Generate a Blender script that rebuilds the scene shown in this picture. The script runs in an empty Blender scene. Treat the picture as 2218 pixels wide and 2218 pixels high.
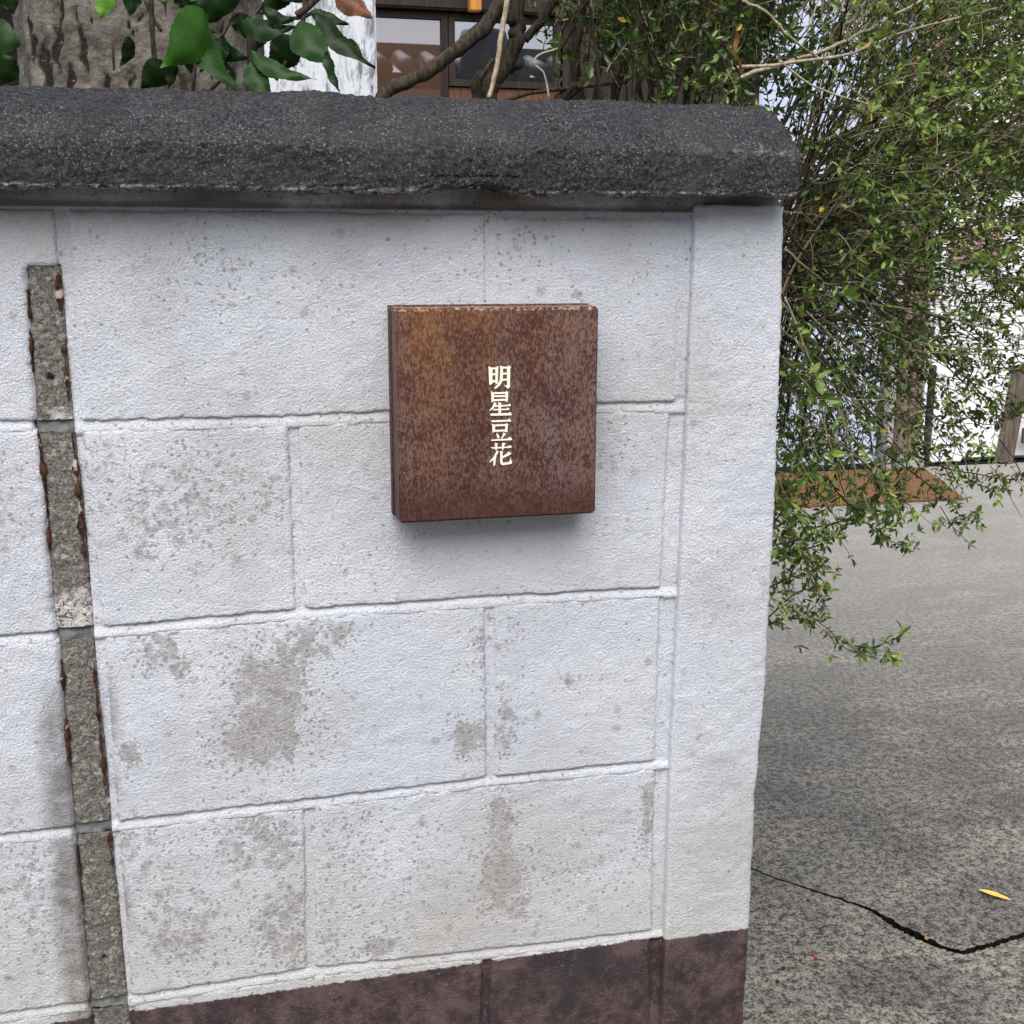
import bpy, bmesh, math, random
from mathutils import Vector, Matrix, noise
R = math.radians
random.seed(7)
S = bpy.context.scene
COL = S.collection

# ------------------------------------------------------------------ camera, sky, sun, exposure
CC = Vector((.1245, -1.1734, .7577)); FPX = 2600.0
RGT = Vector((.969999, -.24310397, .0015517))
DWN = Vector((-.04989134, -.20530811, -.9774249))
FWD = Vector((.23793445, .94802375, -.21127745))
def at(u, v, Y):                       # photo point (1932 grid) -> the point of the plane y = Y seen there
    d = RGT*((u*1.14803-1109)/FPX) + DWN*((v*1.14803-1109)/FPX) + FWD
    return CC + d*((Y-CC.y)/d.y)
def atz(u, v, z=-.4):
    d = RGT*((u*1.14803-1109)/FPX) + DWN*((v*1.14803-1109)/FPX) + FWD
    return CC + d*((z-CC.z)/d.z)
cam = bpy.data.objects.new('camera', bpy.data.cameras.new('camera')); COL.objects.link(cam)
m = Matrix.Identity(4)
for i in range(3):
    m[i][0], m[i][1], m[i][2], m[i][3] = RGT[i], -DWN[i], -FWD[i], CC[i]
cam.matrix_world = m
cam.data.sensor_width = 36; cam.data.lens = 36*FPX/2218
cam.data.clip_start = .02; cam.data.clip_end = 500
S.camera = cam

SUN_EL, SUN_AZ = 54, 196               # azimuth from +Y (north), clockwise: high and in front of the wall
world = bpy.data.worlds.new('World'); S.world = world; world.use_nodes = True
nt = world.node_tree; nt.nodes.clear()
sky = nt.nodes.new('ShaderNodeTexSky'); sky.sky_type = 'NISHITA'; sky.sun_disc = False
sky.sun_elevation = R(SUN_EL); sky.sun_rotation = R(SUN_AZ); sky.air_density = .7; sky.dust_density = 4; sky.ozone_density = .5
bg = nt.nodes.new('ShaderNodeBackground'); bg.inputs[1].default_value = .15
hsv = nt.nodes.new('ShaderNodeHueSaturation'); hsv.inputs['Saturation'].default_value = .55
wo = nt.nodes.new('ShaderNodeOutputWorld')
nt.links.new(sky.outputs[0], hsv.inputs['Color']); nt.links.new(hsv.outputs[0], bg.inputs[0]); nt.links.new(bg.outputs[0], wo.inputs[0])
sun = bpy.data.lights.new('sun', 'SUN'); sun.energy = 1.3; sun.angle = R(66); sun.color = (1, .97, .93)
so = bpy.data.objects.new('sun', sun); COL.objects.link(so)
el, az = R(SUN_EL), R(SUN_AZ)
sd = Vector((math.sin(az)*math.cos(el), math.cos(az)*math.cos(el), math.sin(el)))
so.rotation_euler = sd.to_track_quat('Z', 'Y').to_euler()
S.render.engine = 'CYCLES'
S.view_settings.view_transform = 'Standard'; S.view_settings.look = 'None'
S.view_settings.gamma = 1; S.view_settings.use_curve_mapping = False
S.view_settings.exposure = .70
S.cycles.max_bounces = 8; S.cycles.transparent_max_bounces = 8

# ------------------------------------------------------------------ helpers
def tag(o, label=None, cat=None, group=None, kind=None):
    if label: o['label'] = label
    if cat: o['category'] = cat
    if group: o['group'] = group
    if kind: o['kind'] = kind
    return o
def empty(name, loc=(0, 0, 0)):
    o = bpy.data.objects.new(name, None); o.location = loc; o.empty_display_size = .05
    COL.objects.link(o); return o
def obj(name, verts, faces, mat, parent=None, smooth=False, attrs=None):
    me = bpy.data.meshes.new(name); me.from_pydata([tuple(v) for v in verts], [], faces)
    if smooth: me.polygons.foreach_set('use_smooth', [True]*len(me.polygons))
    for k, vals in (attrs or {}).items():
        a = me.attributes.new(k, 'FLOAT', 'POINT'); a.data.foreach_set('value', vals)
    me.materials.append(mat); me.update()
    o = bpy.data.objects.new(name, me); COL.objects.link(o)
    if parent:
        o.parent = parent
        if parent.type == 'EMPTY': o.matrix_parent_inverse = Matrix.Translation(-root_loc(parent))
    return o
def root_loc(p):
    v = Vector((0, 0, 0))
    while p is not None:
        if p.type == 'EMPTY': v = v + p.location
        p = p.parent
    return v
class MB:
    def __init__(s): s.v = []; s.f = []; s.a = []
    def add(s, v, f, a=0.):
        n = len(s.v); s.v += [Vector(p) for p in v]; s.f += [tuple(i+n for i in q) for q in f]; s.a += [a]*len(v)
    def box(s, x0, x1, y0, y1, z0, z1, b=0.):
        x0, x1 = sorted((x0, x1)); y0, y1 = sorted((y0, y1)); z0, z1 = sorted((z0, z1))
        if b <= 0:
            v = [(x, y, z) for z in (z0, z1) for y in (y0, y1) for x in (x0, x1)]
            s.add(v, [(0, 2, 3, 1), (4, 5, 7, 6), (0, 1, 5, 4), (2, 6, 7, 3), (0, 4, 6, 2), (1, 3, 7, 5)]); return
        bm = bmesh.new(); bmesh.ops.create_cube(bm, size=1)
        for p in bm.verts:
            p.co = Vector(((x0+x1)/2+p.co.x*(x1-x0), (y0+y1)/2+p.co.y*(y1-y0), (z0+z1)/2+p.co.z*(z1-z0)))
        bmesh.ops.bevel(bm, geom=bm.edges[:], offset=b, segments=2, affect='EDGES')
        bm.verts.index_update(); s.add([p.co.copy() for p in bm.verts], [[p.index for p in f.verts] for f in bm.faces]); bm.free()
    def tube(s, pts, r, n=6, a=0., cap=True, rough=0.):
        pts = [Vector(p) for p in pts]; rings = []
        rr = r if isinstance(r, (list, tuple)) else [r]*len(pts)
        up = None; base = len(s.v)
        for i, p in enumerate(pts):
            t = (pts[min(i+1, len(pts)-1)]-pts[max(i-1, 0)])
            if t.length < 1e-9: t = Vector((0, 0, 1))
            t.normalize()
            if up is None: up = t.orthogonal().normalized()
            up = (up - t*up.dot(t)); up = up.normalized() if up.length > 1e-6 else t.orthogonal().normalized()
            w = t.cross(up)
            for k in range(n):
                an = 2*math.pi*k/n; q = rr[i]
                if rough: q *= 1+rough*noise.noise(Vector((p.x*90+k*1.7, p.y*90, p.z*90)))+rough*.8*noise.noise(Vector((k*2.1, i*.9, 3)))
                s.v.append(p + (up*math.cos(an)+w*math.sin(an))*q); s.a.append(a)
        for i in range(len(pts)-1):
            for k in range(n):
                s.f.append((base+i*n+k, base+i*n+(k+1) % n, base+(i+1)*n+(k+1) % n, base+(i+1)*n+k))
        if cap:
            s.f.append(tuple(base+k for k in reversed(range(n)))); e = base+(len(pts)-1)*n
            s.f.append(tuple(e+k for k in range(n)))
    def build(s, name, mat, parent=None, smooth=False, attr=None):
        return obj(name, s.v, s.f, mat, parent, smooth, {attr: s.a} if attr else None)
def part(name, mat, parent, *args, b=0.):
    k = MB(); k.box(*args, b=b); return k.build(name, mat, parent)
def spline(pts, n=8):
    pts = [Vector(p) for p in pts]
    if len(pts) < 3:
        return [pts[0].lerp(pts[1], i/n) for i in range(n+1)]
    out = []
    for i in range(len(pts)-1):
        p0, p1, p2, p3 = pts[max(i-1, 0)], pts[i], pts[i+1], pts[min(i+2, len(pts)-1)]
        for k in range(n):
            t = k/n
            out.append(.5*((2*p1)+(p2-p0)*t+(2*p0-5*p1+4*p2-p3)*t*t+(3*p1-p0-3*p2+p3)*t**3))
    out.append(pts[-1]); return out
def nz(x, y=0., z=0.): return noise.noise(Vector((x, y, z)))
def lerp(a, b, t): return a+(b-a)*t
def sm(a, b, x):
    t = max(0, min(1, (x-a)/(b-a))); return t*t*(3-2*t)

# ------------------------------------------------------------------ materials
class NT:
    def __init__(s, name, rough=.8, spec=.3):
        s.m = bpy.data.materials.new(name); s.m.use_nodes = True; s.t = s.m.node_tree
        s.b = s.t.nodes['Principled BSDF']; s.b.inputs['Roughness'].default_value = rough
        s.b.inputs['Specular IOR Level'].default_value = spec
        s.pos = s.t.nodes.new('ShaderNodeNewGeometry').outputs['Position']
    def link(s, a, b): s.t.links.new(a, b)
    def put(s, sock, v):
        if isinstance(v, bpy.types.NodeSocket): s.link(v, sock)
        elif isinstance(v, (tuple, list)) and len(v) == 3 and sock.type == 'RGBA': sock.default_value = (*v, 1)
        else: sock.default_value = v
    def scaled(s, sc):
        n = s.t.nodes.new('ShaderNodeMapping'); s.link(s.pos, n.inputs[0]); n.inputs['Scale'].default_value = sc; return n.outputs[0]
    def noise(s, scale, detail=4, rough=.6, vec=None, dist=0):
        n = s.t.nodes.new('ShaderNodeTexNoise'); s.link(vec or s.pos, n.inputs['Vector'])
        n.inputs['Scale'].default_value = scale; n.inputs['Detail'].default_value = detail; n.inputs['Roughness'].default_value = rough
        n.inputs['Distortion'].default_value = dist; return n.outputs[0]
    def vor(s, scale, out=0, vec=None, rnd=1.):
        n = s.t.nodes.new('ShaderNodeTexVoronoi'); s.link(vec or s.pos, n.inputs['Vector']); n.inputs['Scale'].default_value = scale
        n.inputs['Randomness'].default_value = rnd; return n.outputs[out]
    def math(s, op, a, b=0., c=0., clamp=False):
        n = s.t.nodes.new('ShaderNodeMath'); n.operation = op; n.use_clamp = clamp
        s.put(n.inputs[0], a); s.put(n.inputs[1], b); s.put(n.inputs[2], c); return n.outputs[0]
    def ramp(s, v, a, b, lo=0., hi=1.):
        n = s.t.nodes.new('ShaderNodeMapRange'); n.interpolation_type = 'SMOOTHSTEP'
        s.put(n.inputs[0], v); n.inputs[1].default_value = a; n.inputs[2].default_value = b; n.inputs[3].default_value = lo; n.inputs[4].default_value = hi
        return n.outputs[0]
    def mix(s, f, a, b, mode='MIX'):
        n = s.t.nodes.new('ShaderNodeMix'); n.data_type = 'RGBA'; n.blend_type = mode
        s.put(n.inputs[0], f); s.put(n.inputs[6], a); s.put(n.inputs[7], b); return n.outputs[2]
    def attr(s, name):
        n = s.t.nodes.new('ShaderNodeAttribute'); n.attribute_name = name; return n.outputs['Fac']
    def sep(s, i):
        n = s.t.nodes.new('ShaderNodeSeparateXYZ'); s.link(s.pos, n.inputs[0]); return n.outputs[i]
    def rnd(s): return s.t.nodes.new('ShaderNodeObjectInfo').outputs['Random']
    def color(s, c): s.put(s.b.inputs['Base Color'], c); return s
    def bump(s, h, strength=.5, dist=.001, prev=None):
        n = s.t.nodes.new('ShaderNodeBump'); s.put(n.inputs['Height'], h); n.inputs['Strength'].default_value = strength; n.inputs['Distance'].default_value = dist
        if prev: s.link(prev, n.inputs['Normal'])
        s.link(n.outputs[0], s.b.inputs['Normal']); return n.outputs[0]

def mat_paint():
    k = NT('wall_paint', .75, .25)
    big = k.noise(6, 3); med = k.noise(45, 5, .65); fine = k.noise(330, 4, .6); z = k.sep(2)
    c = k.mix(k.ramp(big, .35, .65), (.590, .626, .705), (.648, .680, .745))
    warm = k.math('MULTIPLY', k.ramp(k.math('ADD', z, k.math('MULTIPLY', k.math('SUBTRACT', big, .5), .5)), .02, .2, 1, 0), .62)
    c = k.mix(warm, c, (.565, .56, .535))
    # grime stains, their outlines set per point and broken up by noise
    st = k.math('ADD', k.attr('stain'), k.math('ADD', k.math('MULTIPLY', k.math('SUBTRACT', med, .5), 1.5), k.math('ADD', k.math('MULTIPLY', k.math('SUBTRACT', k.noise(300, 4, .8), .5), 1.5), k.math('MULTIPLY', k.math('SUBTRACT', .42, k.vor(110)), .75))))
    c = k.mix(k.math('MULTIPLY', k.math('MULTIPLY', k.ramp(st, .34, .72), k.ramp(k.noise(55, 3), .3, .6, .65, 1)), .88), c, (.345, .335, .33))
    c = k.mix(k.ramp(k.math('ADD', k.noise(4.5, 4, .6), k.math('MULTIPLY', fine, .35)), .62, .86, 0, .55), c, (.45, .44, .425))
    c = k.mix(k.ramp(k.noise(420, 2, .5), .56, .70, 0, .35), c, (.33, .33, .34))
    for sc_, r_, am in ((55, .40, .50), (105, .46, .72), (200, .50, .75)):
        wv = k.t.nodes.new('ShaderNodeVectorMath'); wv.operation = 'ADD'; k.link(k.pos, wv.inputs[0])
        nn = k.t.nodes.new('ShaderNodeTexNoise'); nn.inputs['Scale'].default_value = 260; k.link(k.pos, nn.inputs['Vector'])
        sv = k.t.nodes.new('ShaderNodeVectorMath'); sv.operation = 'SCALE'; sv.inputs['Scale'].default_value = .006; k.link(nn.outputs['Color'], sv.inputs[0]); k.link(sv.outputs[0], wv.inputs[1])
        d_ = k.vor(sc_, 0, wv.outputs[0]); q_ = k.vor(sc_, 1, wv.outputs[0])
        gate = k.ramp(k.math('ADD', q_, k.math('MULTIPLY', k.attr('halo'), .36)), .80, .88)
        c = k.mix(k.math('MULTIPLY', k.math('MULTIPLY', k.ramp(d_, r_*.45, r_, 1, 0), gate), am), c, (.26, .25, .245))
    c = k.mix(k.math('MULTIPLY', k.ramp(k.noise(210, 2, .5), .68, .74), .45), c, (.25, .24, .24))
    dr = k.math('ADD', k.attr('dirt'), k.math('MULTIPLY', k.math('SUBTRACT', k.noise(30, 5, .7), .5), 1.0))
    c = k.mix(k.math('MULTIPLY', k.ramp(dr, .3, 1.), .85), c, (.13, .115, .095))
    # brown plinth paint below a slightly wavy line
    edge = k.math('ADD', z, k.math('MULTIPLY', k.math('SUBTRACT', k.noise(120, 4, .7), .5), .009))
    pb = k.mix(k.ramp(k.noise(26, 6, .8), .38, .62), (.046, .031, .033), (.135, .090, .090))
    pb = k.mix(k.ramp(k.noise(11, 6, .75), .47, .62, 0, .85), pb, (.040, .034, .038)); pb = k.mix(k.ramp(k.noise(60, 5, .8), .56, .68, 0, .6), pb, (.15, .12, .125))
    pb = k.mix(k.ramp(k.noise(260, 2), .66, .74), pb, (.24, .2, .2))
    c = k.mix(k.ramp(edge, -.0165, -.0145, 1, 0), c, pb)
    k.color(c)
    h = k.math('ADD', k.math('MULTIPLY', k.noise(520, 3, .6), .9), k.math('ADD', k.math('MULTIPLY', fine, .7), k.math('MULTIPLY', k.noise(140, 2), .35)))
    k.bump(h, .9, .0024)
    return k.m
def mat_joint():
    k = NT('joint_mortar', .7, .25)
    big = k.noise(14, 4); z = k.sep(2)
    c = k.mix(k.ramp(big, .35, .7), (.43, .442, .48), (.54, .555, .60))
    c = k.mix(k.ramp(z, .02, .15, .5, 0), c, (.44, .43, .40))
    dr = k.math('ADD', k.attr('dirt'), k.math('MULTIPLY', k.math('SUBTRACT', k.noise(35, 5, .7), .5), .9))
    c = k.mix(k.math('MULTIPLY', k.ramp(dr, .1, .8), .9), c, (.15, .135, .11))
    c = k.mix(k.ramp(k.noise(180, 2), .67, .73, 0, .6), c, (.2, .19, .18))
    edge = k.math('ADD', z, k.math('MULTIPLY', k.math('SUBTRACT', k.noise(120, 4, .7), .5), .009))
    pb = k.mix(k.ramp(k.noise(40, 4), .4, .7), (.028, .019, .021), (.095, .075, .075))
    c = k.mix(k.ramp(edge, -.0165, -.0145, 1, 0), c, pb)
    k.color(c); k.bump(k.math('ADD', k.noise(90, 4), k.math('MULTIPLY', k.noise(420, 3), .6)), .8, .002); return k.m
def mat_raw(name='raw_concrete', base=(.235, .222, .2), pale=(.5, .48, .44), dark=(.06, .055, .05)):
    k = NT(name, .95, .1)
    v = k.noise(420, 3, .7); c = k.mix(k.ramp(v, .34, .60), tuple(x*1.5 for x in dark), base)
    c = k.mix(k.ramp(k.vor(260, 1), .62, .9, 0, .55), c, pale)
    c = k.mix(k.ramp(k.math('ADD', k.attr('pale'), k.math('MULTIPLY', k.math('SUBTRACT', k.noise(90, 4), .5), 1.4)), .4, .8), c, (.62, .61, .58)); c = k.mix(k.math('MULTIPLY', k.ramp(k.noise(230, 3, .8), .5, .6), k.attr('pale')), c, (.10, .09, .08))
    c = k.mix(k.ramp(k.noise(25, 3), .55, .75, 0, .6), c, (.12, .112, .1))
    k.color(c); k.bump(k.math('ADD', v, k.noise(160, 3)), 1., .003); return k.m
def mat_rustflake():
    k = NT('rust_flake', .9, .2)
    v = k.noise(120, 4, .7); c = k.mix(k.ramp(v, .4, .6), (.022, .014, .011), (.085, .036, .020))
    c = k.mix(k.ramp(k.noise(70, 3), .56, .66), c, (.42, .38, .32)); k.color(c); k.bump(v, .8, .002); return k.m
def mat_coping():
    k = NT('tarred_mortar', .78, .35)
    v = k.noise(260, 5, .7, dist=.6); c = k.mix(k.ramp(v, .38, .68), (.006, .0065, .008), (.062, .064, .073))
    c = k.mix(k.ramp(k.noise(7, 4), .42, .7, 0, .55), c, (.052, .05, .053))
    c = k.mix(k.math('MULTIPLY', k.ramp(k.noise(400, 3, .7), .56, .65, 0, .75), k.ramp(k.noise(18, 3), .35, .65, .25, 1)), c, (.27, .27, .275))
    sp = k.math('MULTIPLY', k.ramp(k.vor(120), .05, .17, 1, 0), k.ramp(k.vor(120, 1), .97, .98))
    c = k.mix(sp, c, (.66, .65, .6))
    z = k.sep(2); band = k.math('ADD', k.math('ADD', k.ramp(k.math('ABSOLUTE', k.math('SUBTRACT', z, .856)), .0, .012, .30, 0), k.ramp(z, .813, .822, .5, 0)), k.ramp(k.sep(0), .5, .71, 0, .35))
    wn = k.math('ADD', band, k.math('MULTIPLY', k.math('SUBTRACT', k.noise(75, 5, .8), .5), 2.2))
    c = k.mix(k.math('MULTIPLY', k.ramp(wn, .45, .8), k.ramp(v, .4, .62)), c, (.20, .198, .195))
    c = k.mix(k.ramp(k.noise(5, 4, .6), .5, .7, 0, .6), c, (.013, .0135, .016))
    c = k.mix(k.math('MULTIPLY', k.ramp(z, .8125, .8165, 1, 0), k.ramp(k.noise(140, 4, .8), .44, .56)), c, (.42, .40, .36))
    k.color(c); b = k.bump(k.noise(110, 4, .65, dist=.8), .9, .005); k.bump(v, .9, .003, b); return k.m
def mat_rust(side=False):
    k = NT('rusted_steel_side' if side else 'rusted_steel', .62, .4)
    st = k.scaled((1, 1, .55)); n1 = k.noise(430, 4, .8, st, .3); n2 = k.noise(20, 4, .65); n3 = k.noise(150, 4, .7, st)
    z = k.sep(2); x = k.sep(0)
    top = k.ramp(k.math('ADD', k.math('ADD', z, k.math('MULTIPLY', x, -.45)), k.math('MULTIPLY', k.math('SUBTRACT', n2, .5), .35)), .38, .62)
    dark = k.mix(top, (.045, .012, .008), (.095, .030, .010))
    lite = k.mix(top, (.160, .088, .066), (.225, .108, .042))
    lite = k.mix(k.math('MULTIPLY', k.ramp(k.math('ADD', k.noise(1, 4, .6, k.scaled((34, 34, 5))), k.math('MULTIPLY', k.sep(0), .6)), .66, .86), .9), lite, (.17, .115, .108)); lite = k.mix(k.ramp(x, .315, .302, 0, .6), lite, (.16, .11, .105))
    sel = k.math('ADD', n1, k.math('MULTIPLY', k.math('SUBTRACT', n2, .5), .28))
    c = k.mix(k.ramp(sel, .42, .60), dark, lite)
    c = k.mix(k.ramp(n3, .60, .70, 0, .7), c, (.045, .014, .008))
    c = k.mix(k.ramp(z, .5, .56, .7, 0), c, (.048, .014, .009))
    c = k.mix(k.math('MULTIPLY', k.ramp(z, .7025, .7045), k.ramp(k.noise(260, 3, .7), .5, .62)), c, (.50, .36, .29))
    k.color(c if not side else k.mix(.5, c, (.05, .02, .015))); k.bump(n1, .5, .0008); return k.m
def mat_simple(name, c, rough=.7, spec=.3, var=.25, scale=12, bump=0., metallic=0.):
    k = NT(name, rough, spec)
    n = k.noise(scale, 4)
    k.color(k.mix(k.ramp(n, .35, .65), tuple(x*(1-var) for x in c), tuple(min(1, x*(1+var)) for x in c)))
    if bump: k.bump(k.noise(scale*8, 4), bump, .002)
    k.b.inputs['Metallic'].default_value = metallic; return k.m
def mat_wood(name, a, b, sc=(60, 60, 4), rough=.6):
    k = NT(name, rough, .3)
    n = k.noise(1, 4, .6, k.scaled(sc), .4); k.color(k.mix(k.ramp(n, .35, .65), a, b)); k.bump(n, .3, .002); return k.m
def mat_bark():
    k = NT('pale_bark', .9, .15)
    n = k.noise(1, 5, .7, k.scaled((55, 55, 14)), .6)
    c = k.mix(k.ramp(k.noise(35, 4), .35, .65), (.080, .071, .060), (.185, .169, .147))
    cr = k.math('ADD', k.attr('crack'), k.math('MULTIPLY', k.math('SUBTRACT', n, .5), 1.3))
    c = k.mix(k.ramp(cr, .38, .75), c, (.022, .018, .014))
    c = k.mix(k.ramp(k.noise(200, 3), .62, .72, 0, .5), c, (.34, .32, .29))
    k.color(c); k.bump(k.math('ADD', n, k.noise(120, 4)), .9, .004); return k.m
def mat_leaf(name, cols, rough=.4, trans=.25, attr='tint', spec=.5, byobj=False):
    k = NT(name, rough, spec)
    v = k.rnd() if byobj else k.attr(attr)
    r = k.t.nodes.new('ShaderNodeValToRGB'); k.link(v, r.inputs[0])
    while len(r.color_ramp.elements) < len(cols): r.color_ramp.elements.new(.5)
    for e, (p, c) in zip(r.color_ramp.elements, cols): e.position = p; e.color = (*c, 1)
    c = k.mix(k.ramp(k.noise(60, 4, .7), .4, .65, 0, .4), r.outputs[0], (.02, .035, .012))
    k.color(c)
    if trans:
        tr = k.t.nodes.new('ShaderNodeBsdfTranslucent'); k.link(k.mix(.5, c, (.12, .2, .02)), tr.inputs[0])
        mx = k.t.nodes.new('ShaderNodeMixShader'); mx.inputs[0].default_value = trans
        k.link(k.b.outputs[0], mx.inputs[1]); k.link(tr.outputs[0], mx.inputs[2])
        k.link(mx.outputs[0], k.t.nodes['Material Output'].inputs[0])
    return k.m
def mat_ground(name, near):
    k = NT(name, .9, .2)
    n1 = k.noise(170, 6, .9); n0 = k.noise(60, 3, .6); n2 = k.noise(3.2, 5, .6, dist=.5); n3 = k.noise(1, 5, .65, k.scaled((3.6, 6.5, 1)))
    g = k.math('ADD', n1, k.math('MULTIPLY', k.math('SUBTRACT', n0, .5), .35))
    lo = k.mix(k.ramp(n2, .35, .62), (.060, .057, .051), (.032, .032, .031))
    hi = k.mix(k.ramp(n2, .36, .64), (.40, .385, .34) if near else (.36, .35, .32), (.245, .236, .215))
    hi = k.mix(k.ramp(n3, .48, .66), hi, (.47, .44, .37))
    c = k.mix(k.ramp(g, .43, .57), lo, hi)
    c = k.mix(k.ramp(k.noise(310, 3, .6), .62, .70, 0, .75), c, (.50, .48, .44))
    c = k.mix(k.ramp(k.noise(240, 3, .6), .64, .72, 0, .8), c, (.02, .02, .02))
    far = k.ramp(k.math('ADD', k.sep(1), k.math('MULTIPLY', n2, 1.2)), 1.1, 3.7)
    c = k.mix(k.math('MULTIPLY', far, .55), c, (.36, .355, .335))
    k.color(c); k.bump(g, .8, .005); return k.m
M = dict(
    paint=mat_paint(), joint=mat_joint(), raw=mat_raw(), flake=mat_rustflake(), coping=mat_coping(), rust=mat_rust(), rustside=mat_rust(True),
    gold=mat_simple('pale_gold', (.93, .885, .74), .45, .5, .05, 200), bark=mat_bark(),
    grey_joint=mat_simple('grey_joint', (.16, .165, .17), .6, .3, .3, 60, .3),
    pebble=mat_simple('pebble', (.32, .315, .30), .8, .2, .55, 300, .2),
    stain_wall=None, white=mat_simple('white_plaster', (.75, .765, .79), .8, .2, .05, 3),
    bluewhite=mat_simple('blue_white_panel', (.46, .53, .67), .5, .3, .05, 2),
    dkwood=mat_wood('dark_wood', (.012, .008, .006), (.032, .02, .014)), wood=mat_wood('weathered_wood', (.07, .055, .046), (.15, .118, .098)),
    brownpost=mat_wood('brown_post', (.13, .09, .075), (.20, .15, .13)), orange=mat_wood('orange_wood', (.42, .17, .03), (.6, .26, .05)),
    pinkwood=mat_wood('pinkish_wood', (.40, .27, .22), (.52, .37, .31)),
    black=mat_simple('black_interior', (.012, .012, .013), .8, .1, .2), metal=mat_simple('grey_metal', (.45, .46, .48), .35, .5, .1, 10, 0, .6),
    stone=mat_simple('post_stone', (.34, .34, .33), .9, .2, .2, 60, .4),
    stem=mat_wood('shrub_stem', (.014, .010, .007), (.060, .046, .031), (240, 240, 70), .85),
    palestem=mat_wood('pale_twig', (.26, .21, .14), (.46, .40, .30), (200, 200, 200), .8),
    crackdirt=mat_simple('crack_dirt', (.012, .011, .009), .95, .05, .4, 80), soil=mat_simple('soil', (.022, .018, .013), .95, .1, .4, 30, .8),
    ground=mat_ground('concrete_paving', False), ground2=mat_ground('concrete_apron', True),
    mat=None, tile=mat_simple('roof_tile', (.06, .075, .085), .45, .5, .3, 8, .2),
    nwall=mat_simple('neighbour_plaster', (.55, .52, .46), .8, .2, .1, 2))
k = NT('coir_mat', .95, .1); n = k.noise(260, 3, .7)
c = k.mix(k.ramp(n, .35, .65), (.12, .065, .032), (.26, .15, .08)); c = k.mix(k.ramp(k.noise(5, 3), .45, .7, 0, .4), c, (.2, .09, .035)); k.color(c); k.bump(n, 1, .006); M['mat'] = k.m
k = NT('stained_white', .85, .2)
c = k.mix(k.ramp(k.noise(1, 6, .75, k.scaled((22, 22, 7)), .5), .46, .64), (.60, .63, .68), (.16, .17, .19))
c = k.mix(k.ramp(k.noise(1, 6, .7, k.scaled((45, 45, 10))), .58, .64, 0, .8), c, (.07, .075, .08)); k.color(c); k.bump(k.noise(60, 4), .5, .004); M['stain_wall'] = k.m
GREENS = [(0, (.018, .040, .012)), (.35, (.045, .075, .018)), (.62, (.086, .152, .030)), (.84, (.175, .30, .05)), (.95, (.30, .43, .09)), (.985, (.62, .46, .05))]
M['leaf'] = mat_leaf('small_leaf', GREENS, .40, .28)
M['bigleaf'] = mat_leaf('broad_leaf', [(0, (.010, .026, .012)), (.5, (.018, .045, .016)), (.8, (.03, .085, .02)), (1, (.10, .22, .05))], .33, .12)
M['deadleaf'] = mat_simple('dead_leaf', (.13, .05, .022), .6, .3, .3, 60)
M['orangeleaf'] = mat_simple('orange_dead_leaf', (.15, .06, .025), .7, .2, .4, 80)
M['yellow'] = mat_simple('yellow_leaf', (.80, .55, .13), .5, .3, .1, 60)
M['red'] = mat_simple('red_berry', (.42, .015, .035), .25, .6, .1, 60)
M['blackberry'] = mat_simple('black_berry', (.012, .010, .010), .35, .5, .1, 60)

# ------------------------------------------------------------------ the setting: ground
G = -.4
g = MB(); g.add([(-60, -60, G-.07), (60, -60, G-.07), (60, 60, G-.07), (-60, 60, G-.07)], [(0, 1, 2, 3)])
tag(g.build('ground', M['soil']), kind='structure')
crack = [Vector(p) for p in ((.62, 1.30, G), (.80, 1.10, G), (.98, .90, G), (1.083, .761, G), (1.155, .672, G), (1.23, .578, G), (1.255, .50, G), (1.28, .445, G), (1.312, .415, G), (1.37, .424, G), (1.446, .437, G), (1.9, .50, G), (3., .64, G), (9., 1.4, G))]
path = []
for a, b in zip(crack, crack[1:]):
    n = max(2, int((b-a).length/.004)) if (b-a).length < .6 else 30
    for i in range(n):
        p = a.lerp(b, i/n); w = .0030*nz(p.x*70, p.y*70, 1)+.0022*nz(p.x*210, p.y*210, 2)+.003*nz(p.x*17, p.y*17, 5)
        path.append(p+Vector((w, w*.8, 0)))
path.append(crack[-1])
def wid(p, s):
    w = .0055+.007*sm(.72, .5, p.y) + .013*math.exp(-((p.x-1.264)/.020)**2)
    return .92*w*(1+.6*nz(p.x*120, p.y*120, s*7)+.5*nz(p.x*320, p.y*320, s*3))
def slab(name, s, corners, mat):
    e = []
    for i, p in enumerate(path):
        t = (path[min(i+1, len(path)-1)]-path[max(i-1, 0)]).normalized(); nrm = Vector((-t.y, t.x, 0))
        e.append(p+nrm*s*wid(p, s)*.5)
    top = e+[Vector((x, y, G)) for x, y in corners]; n = len(top)
    lo = [p-Vector((0, 0, .068)) for p in top]
    f = [tuple(range(n))]+[(i, (i+1) % n, n+(i+1) % n, n+i) for i in range(n)]
    bm = bmesh.new(); vs = [bm.verts.new(p) for p in top+lo]
    for q in f: bm.faces.new([vs[i] for i in q])
    bmesh.ops.triangulate(bm, faces=[fc for fc in bm.faces if len(fc.verts) > 4]); bm.normal_update()
    bm.verts.index_update()
    o = obj(name, [v.co.copy() for v in bm.verts], [[v.index for v in fc.verts] for fc in bm.faces], mat); bm.free()
    o.data.materials.append(M['crackdirt']); zs_ = G-.03
    for p_ in o.data.polygons:
        if abs(p_.normal.z) < .5: p_.material_index = 1
    tag(o, kind='structure'); return o
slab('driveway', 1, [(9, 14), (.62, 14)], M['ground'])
slab('pavement', -1, [(9, -.2), (9, -4), (-6, -4), (-6, -.012), (.62, -.012)], M['ground2'])

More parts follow.
